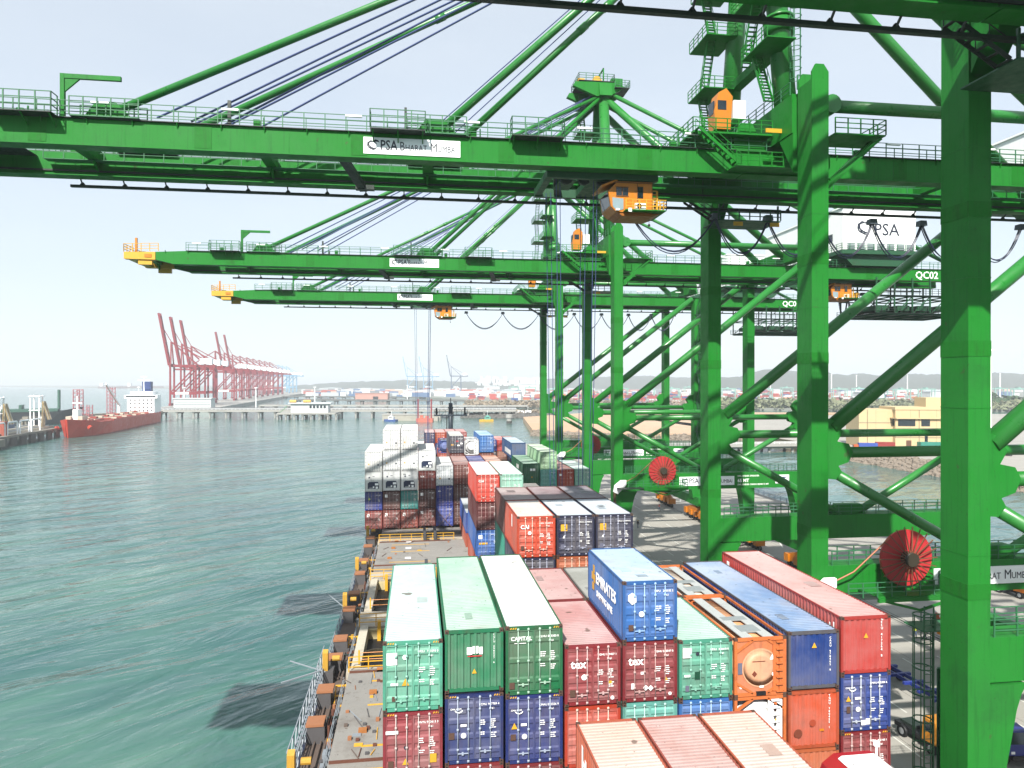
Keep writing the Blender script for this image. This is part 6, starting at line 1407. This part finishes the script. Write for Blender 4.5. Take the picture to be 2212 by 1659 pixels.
# small craft and dolphins
def small_boat(label, p, ang, hullc, cabc, L=14, B=5):
    t = thing('small_boat', label, 'boat', p, ang); add('hull', MB().prism([(-B/2,-L/2),(B/2,-L/2),(B/2,L*.25),(0,L/2),(-B/2,L*.25)],2,-.5,1.8), mat('boat_'+hullc, hexc(hullc), .5, dirt=.2), t)
    c = add('cabin', MB().box(-B*.32,B*.32,-L*.3,L*.1,1.8,4.4).box(-B*.25,B*.25,-L*.2,0,4.4,5.6), mat('boat_'+cabc, hexc(cabc), .5), t); add('window', MB().box(-B*.33,B*.33,-L*.2,L*.05,3.0,3.8), GLASS, c); add('mast', MB().tube((0,-L*.1,5.6),(0,-L*.1,10),.14,6), WHITE, t); return t
small_boat('white and blue launch beside the concrete barge', G(843,640,0), rad(60), '3a5a9c', 'eef0f0')
small_boat('yellow pilot boat with teal cabin on open water', G(1050,640,0), rad(95), 'e0b030', '6fb8a8', 13, 6)
small_boat('tiny dark tug near the barge end', G(960,700,0), rad(80), '2c3440', 'c0c4c4', 12, 5)
t = thing('concrete_barge', 'long pale concrete pontoon behind the reefer stack', 'pontoon', G(826,650,0), -PSI); add('body', MB().box(0,55,0,14,-1,6), mat('pontoon', hexc('b4b0a4'), .9, dirt=.5, dirtcol='6c6458', scale=.1), t); add('deck_edge', MB().box(-.4,55.4,-.4,14.4,5.4,6.2), PIERC, t)
t = thing('piling_barge', 'orange barge with two red spud legs', 'barge', G(899,628,0), -PSI); add('hull', MB().box(0,15,0,9,-.5,3.2), mat('barge_coral', hexc('d8705c'), .6, dirt=.2), t)
for x in (1.2,13.4): add('spud_leg', MB().box(x-.6,x+.6,3,4.2,-1,21), FARRED, t)
add('winch', MB().box(3,6,2,5,3.2,6).box(8,11,3,6,3.2,5.4), MATS['barge_coral'], t)
t = thing('mooring_dolphin', 'lone concrete mooring dolphin right of the yellow boat', 'dolphin', G(1100,605,0), 0); add('column', MB().tube((0,0,-2),(0,0,5),2.2,12), PIERC, t); add('cap', MB().tube((0,0,5),(0,0,8.2),3.0,12), PIERC, t); add('collar', MB().tube((0,0,.2),(0,0,2.4),2.5,12), mat('tide_dark', hexc('4a4a46'), .9), t)
for k,(px,w_) in enumerate(((240,'left'),(310,'right'))):
    t = thing('distant_ship', 'faint ship on the sea horizon, %s of two' % w_, 'ship', G(px,4200,0), -PSI+rad(5)); add('hull', MB().prism([(-70-40*k,-12),(60+40*k,-12),(80+40*k,0),(60+40*k,12),(-70-40*k,12)],2,-1,12), mat('hull_rust_far', hexc('6c4a44'), .6), t); add('bridge', MB().box(-60-30*k,-42-30*k,-11,11,12,32), WHITE, t)
for k,(px,zc) in enumerate(((398,855),(553,800),(300,900),(680,900),(880,1300))): mast(px, zc, 26, 'slim light pole on the far jetty, %s from the left' % ('second','third','first','fourth','fifth')[k])
# ------------------------------------------------------------------ the air: even haze over harbour
hz = MB().box(-9600,9600,-1900,9600,-1.5,175)
hm = bpy.data.materials.new('haze_air'); hm.use_nodes = True; n = hm.node_tree.nodes; n.remove(n['Principled BSDF'])
pv = n.new('ShaderNodeVolumePrincipled'); pv.inputs['Color'].default_value = (.88,.945,1.0,1); pv.inputs['Density'].default_value = .0002; pv.inputs['Anisotropy'].default_value = .0
hm.node_tree.links.new(pv.outputs[0], n['Material Output'].inputs['Volume'])
ho = add('haze', hz, hm); ho['kind'] = 'stuff'; ho['label'] = 'thin pale sea haze over the whole harbour'; ho['category'] = 'haze'
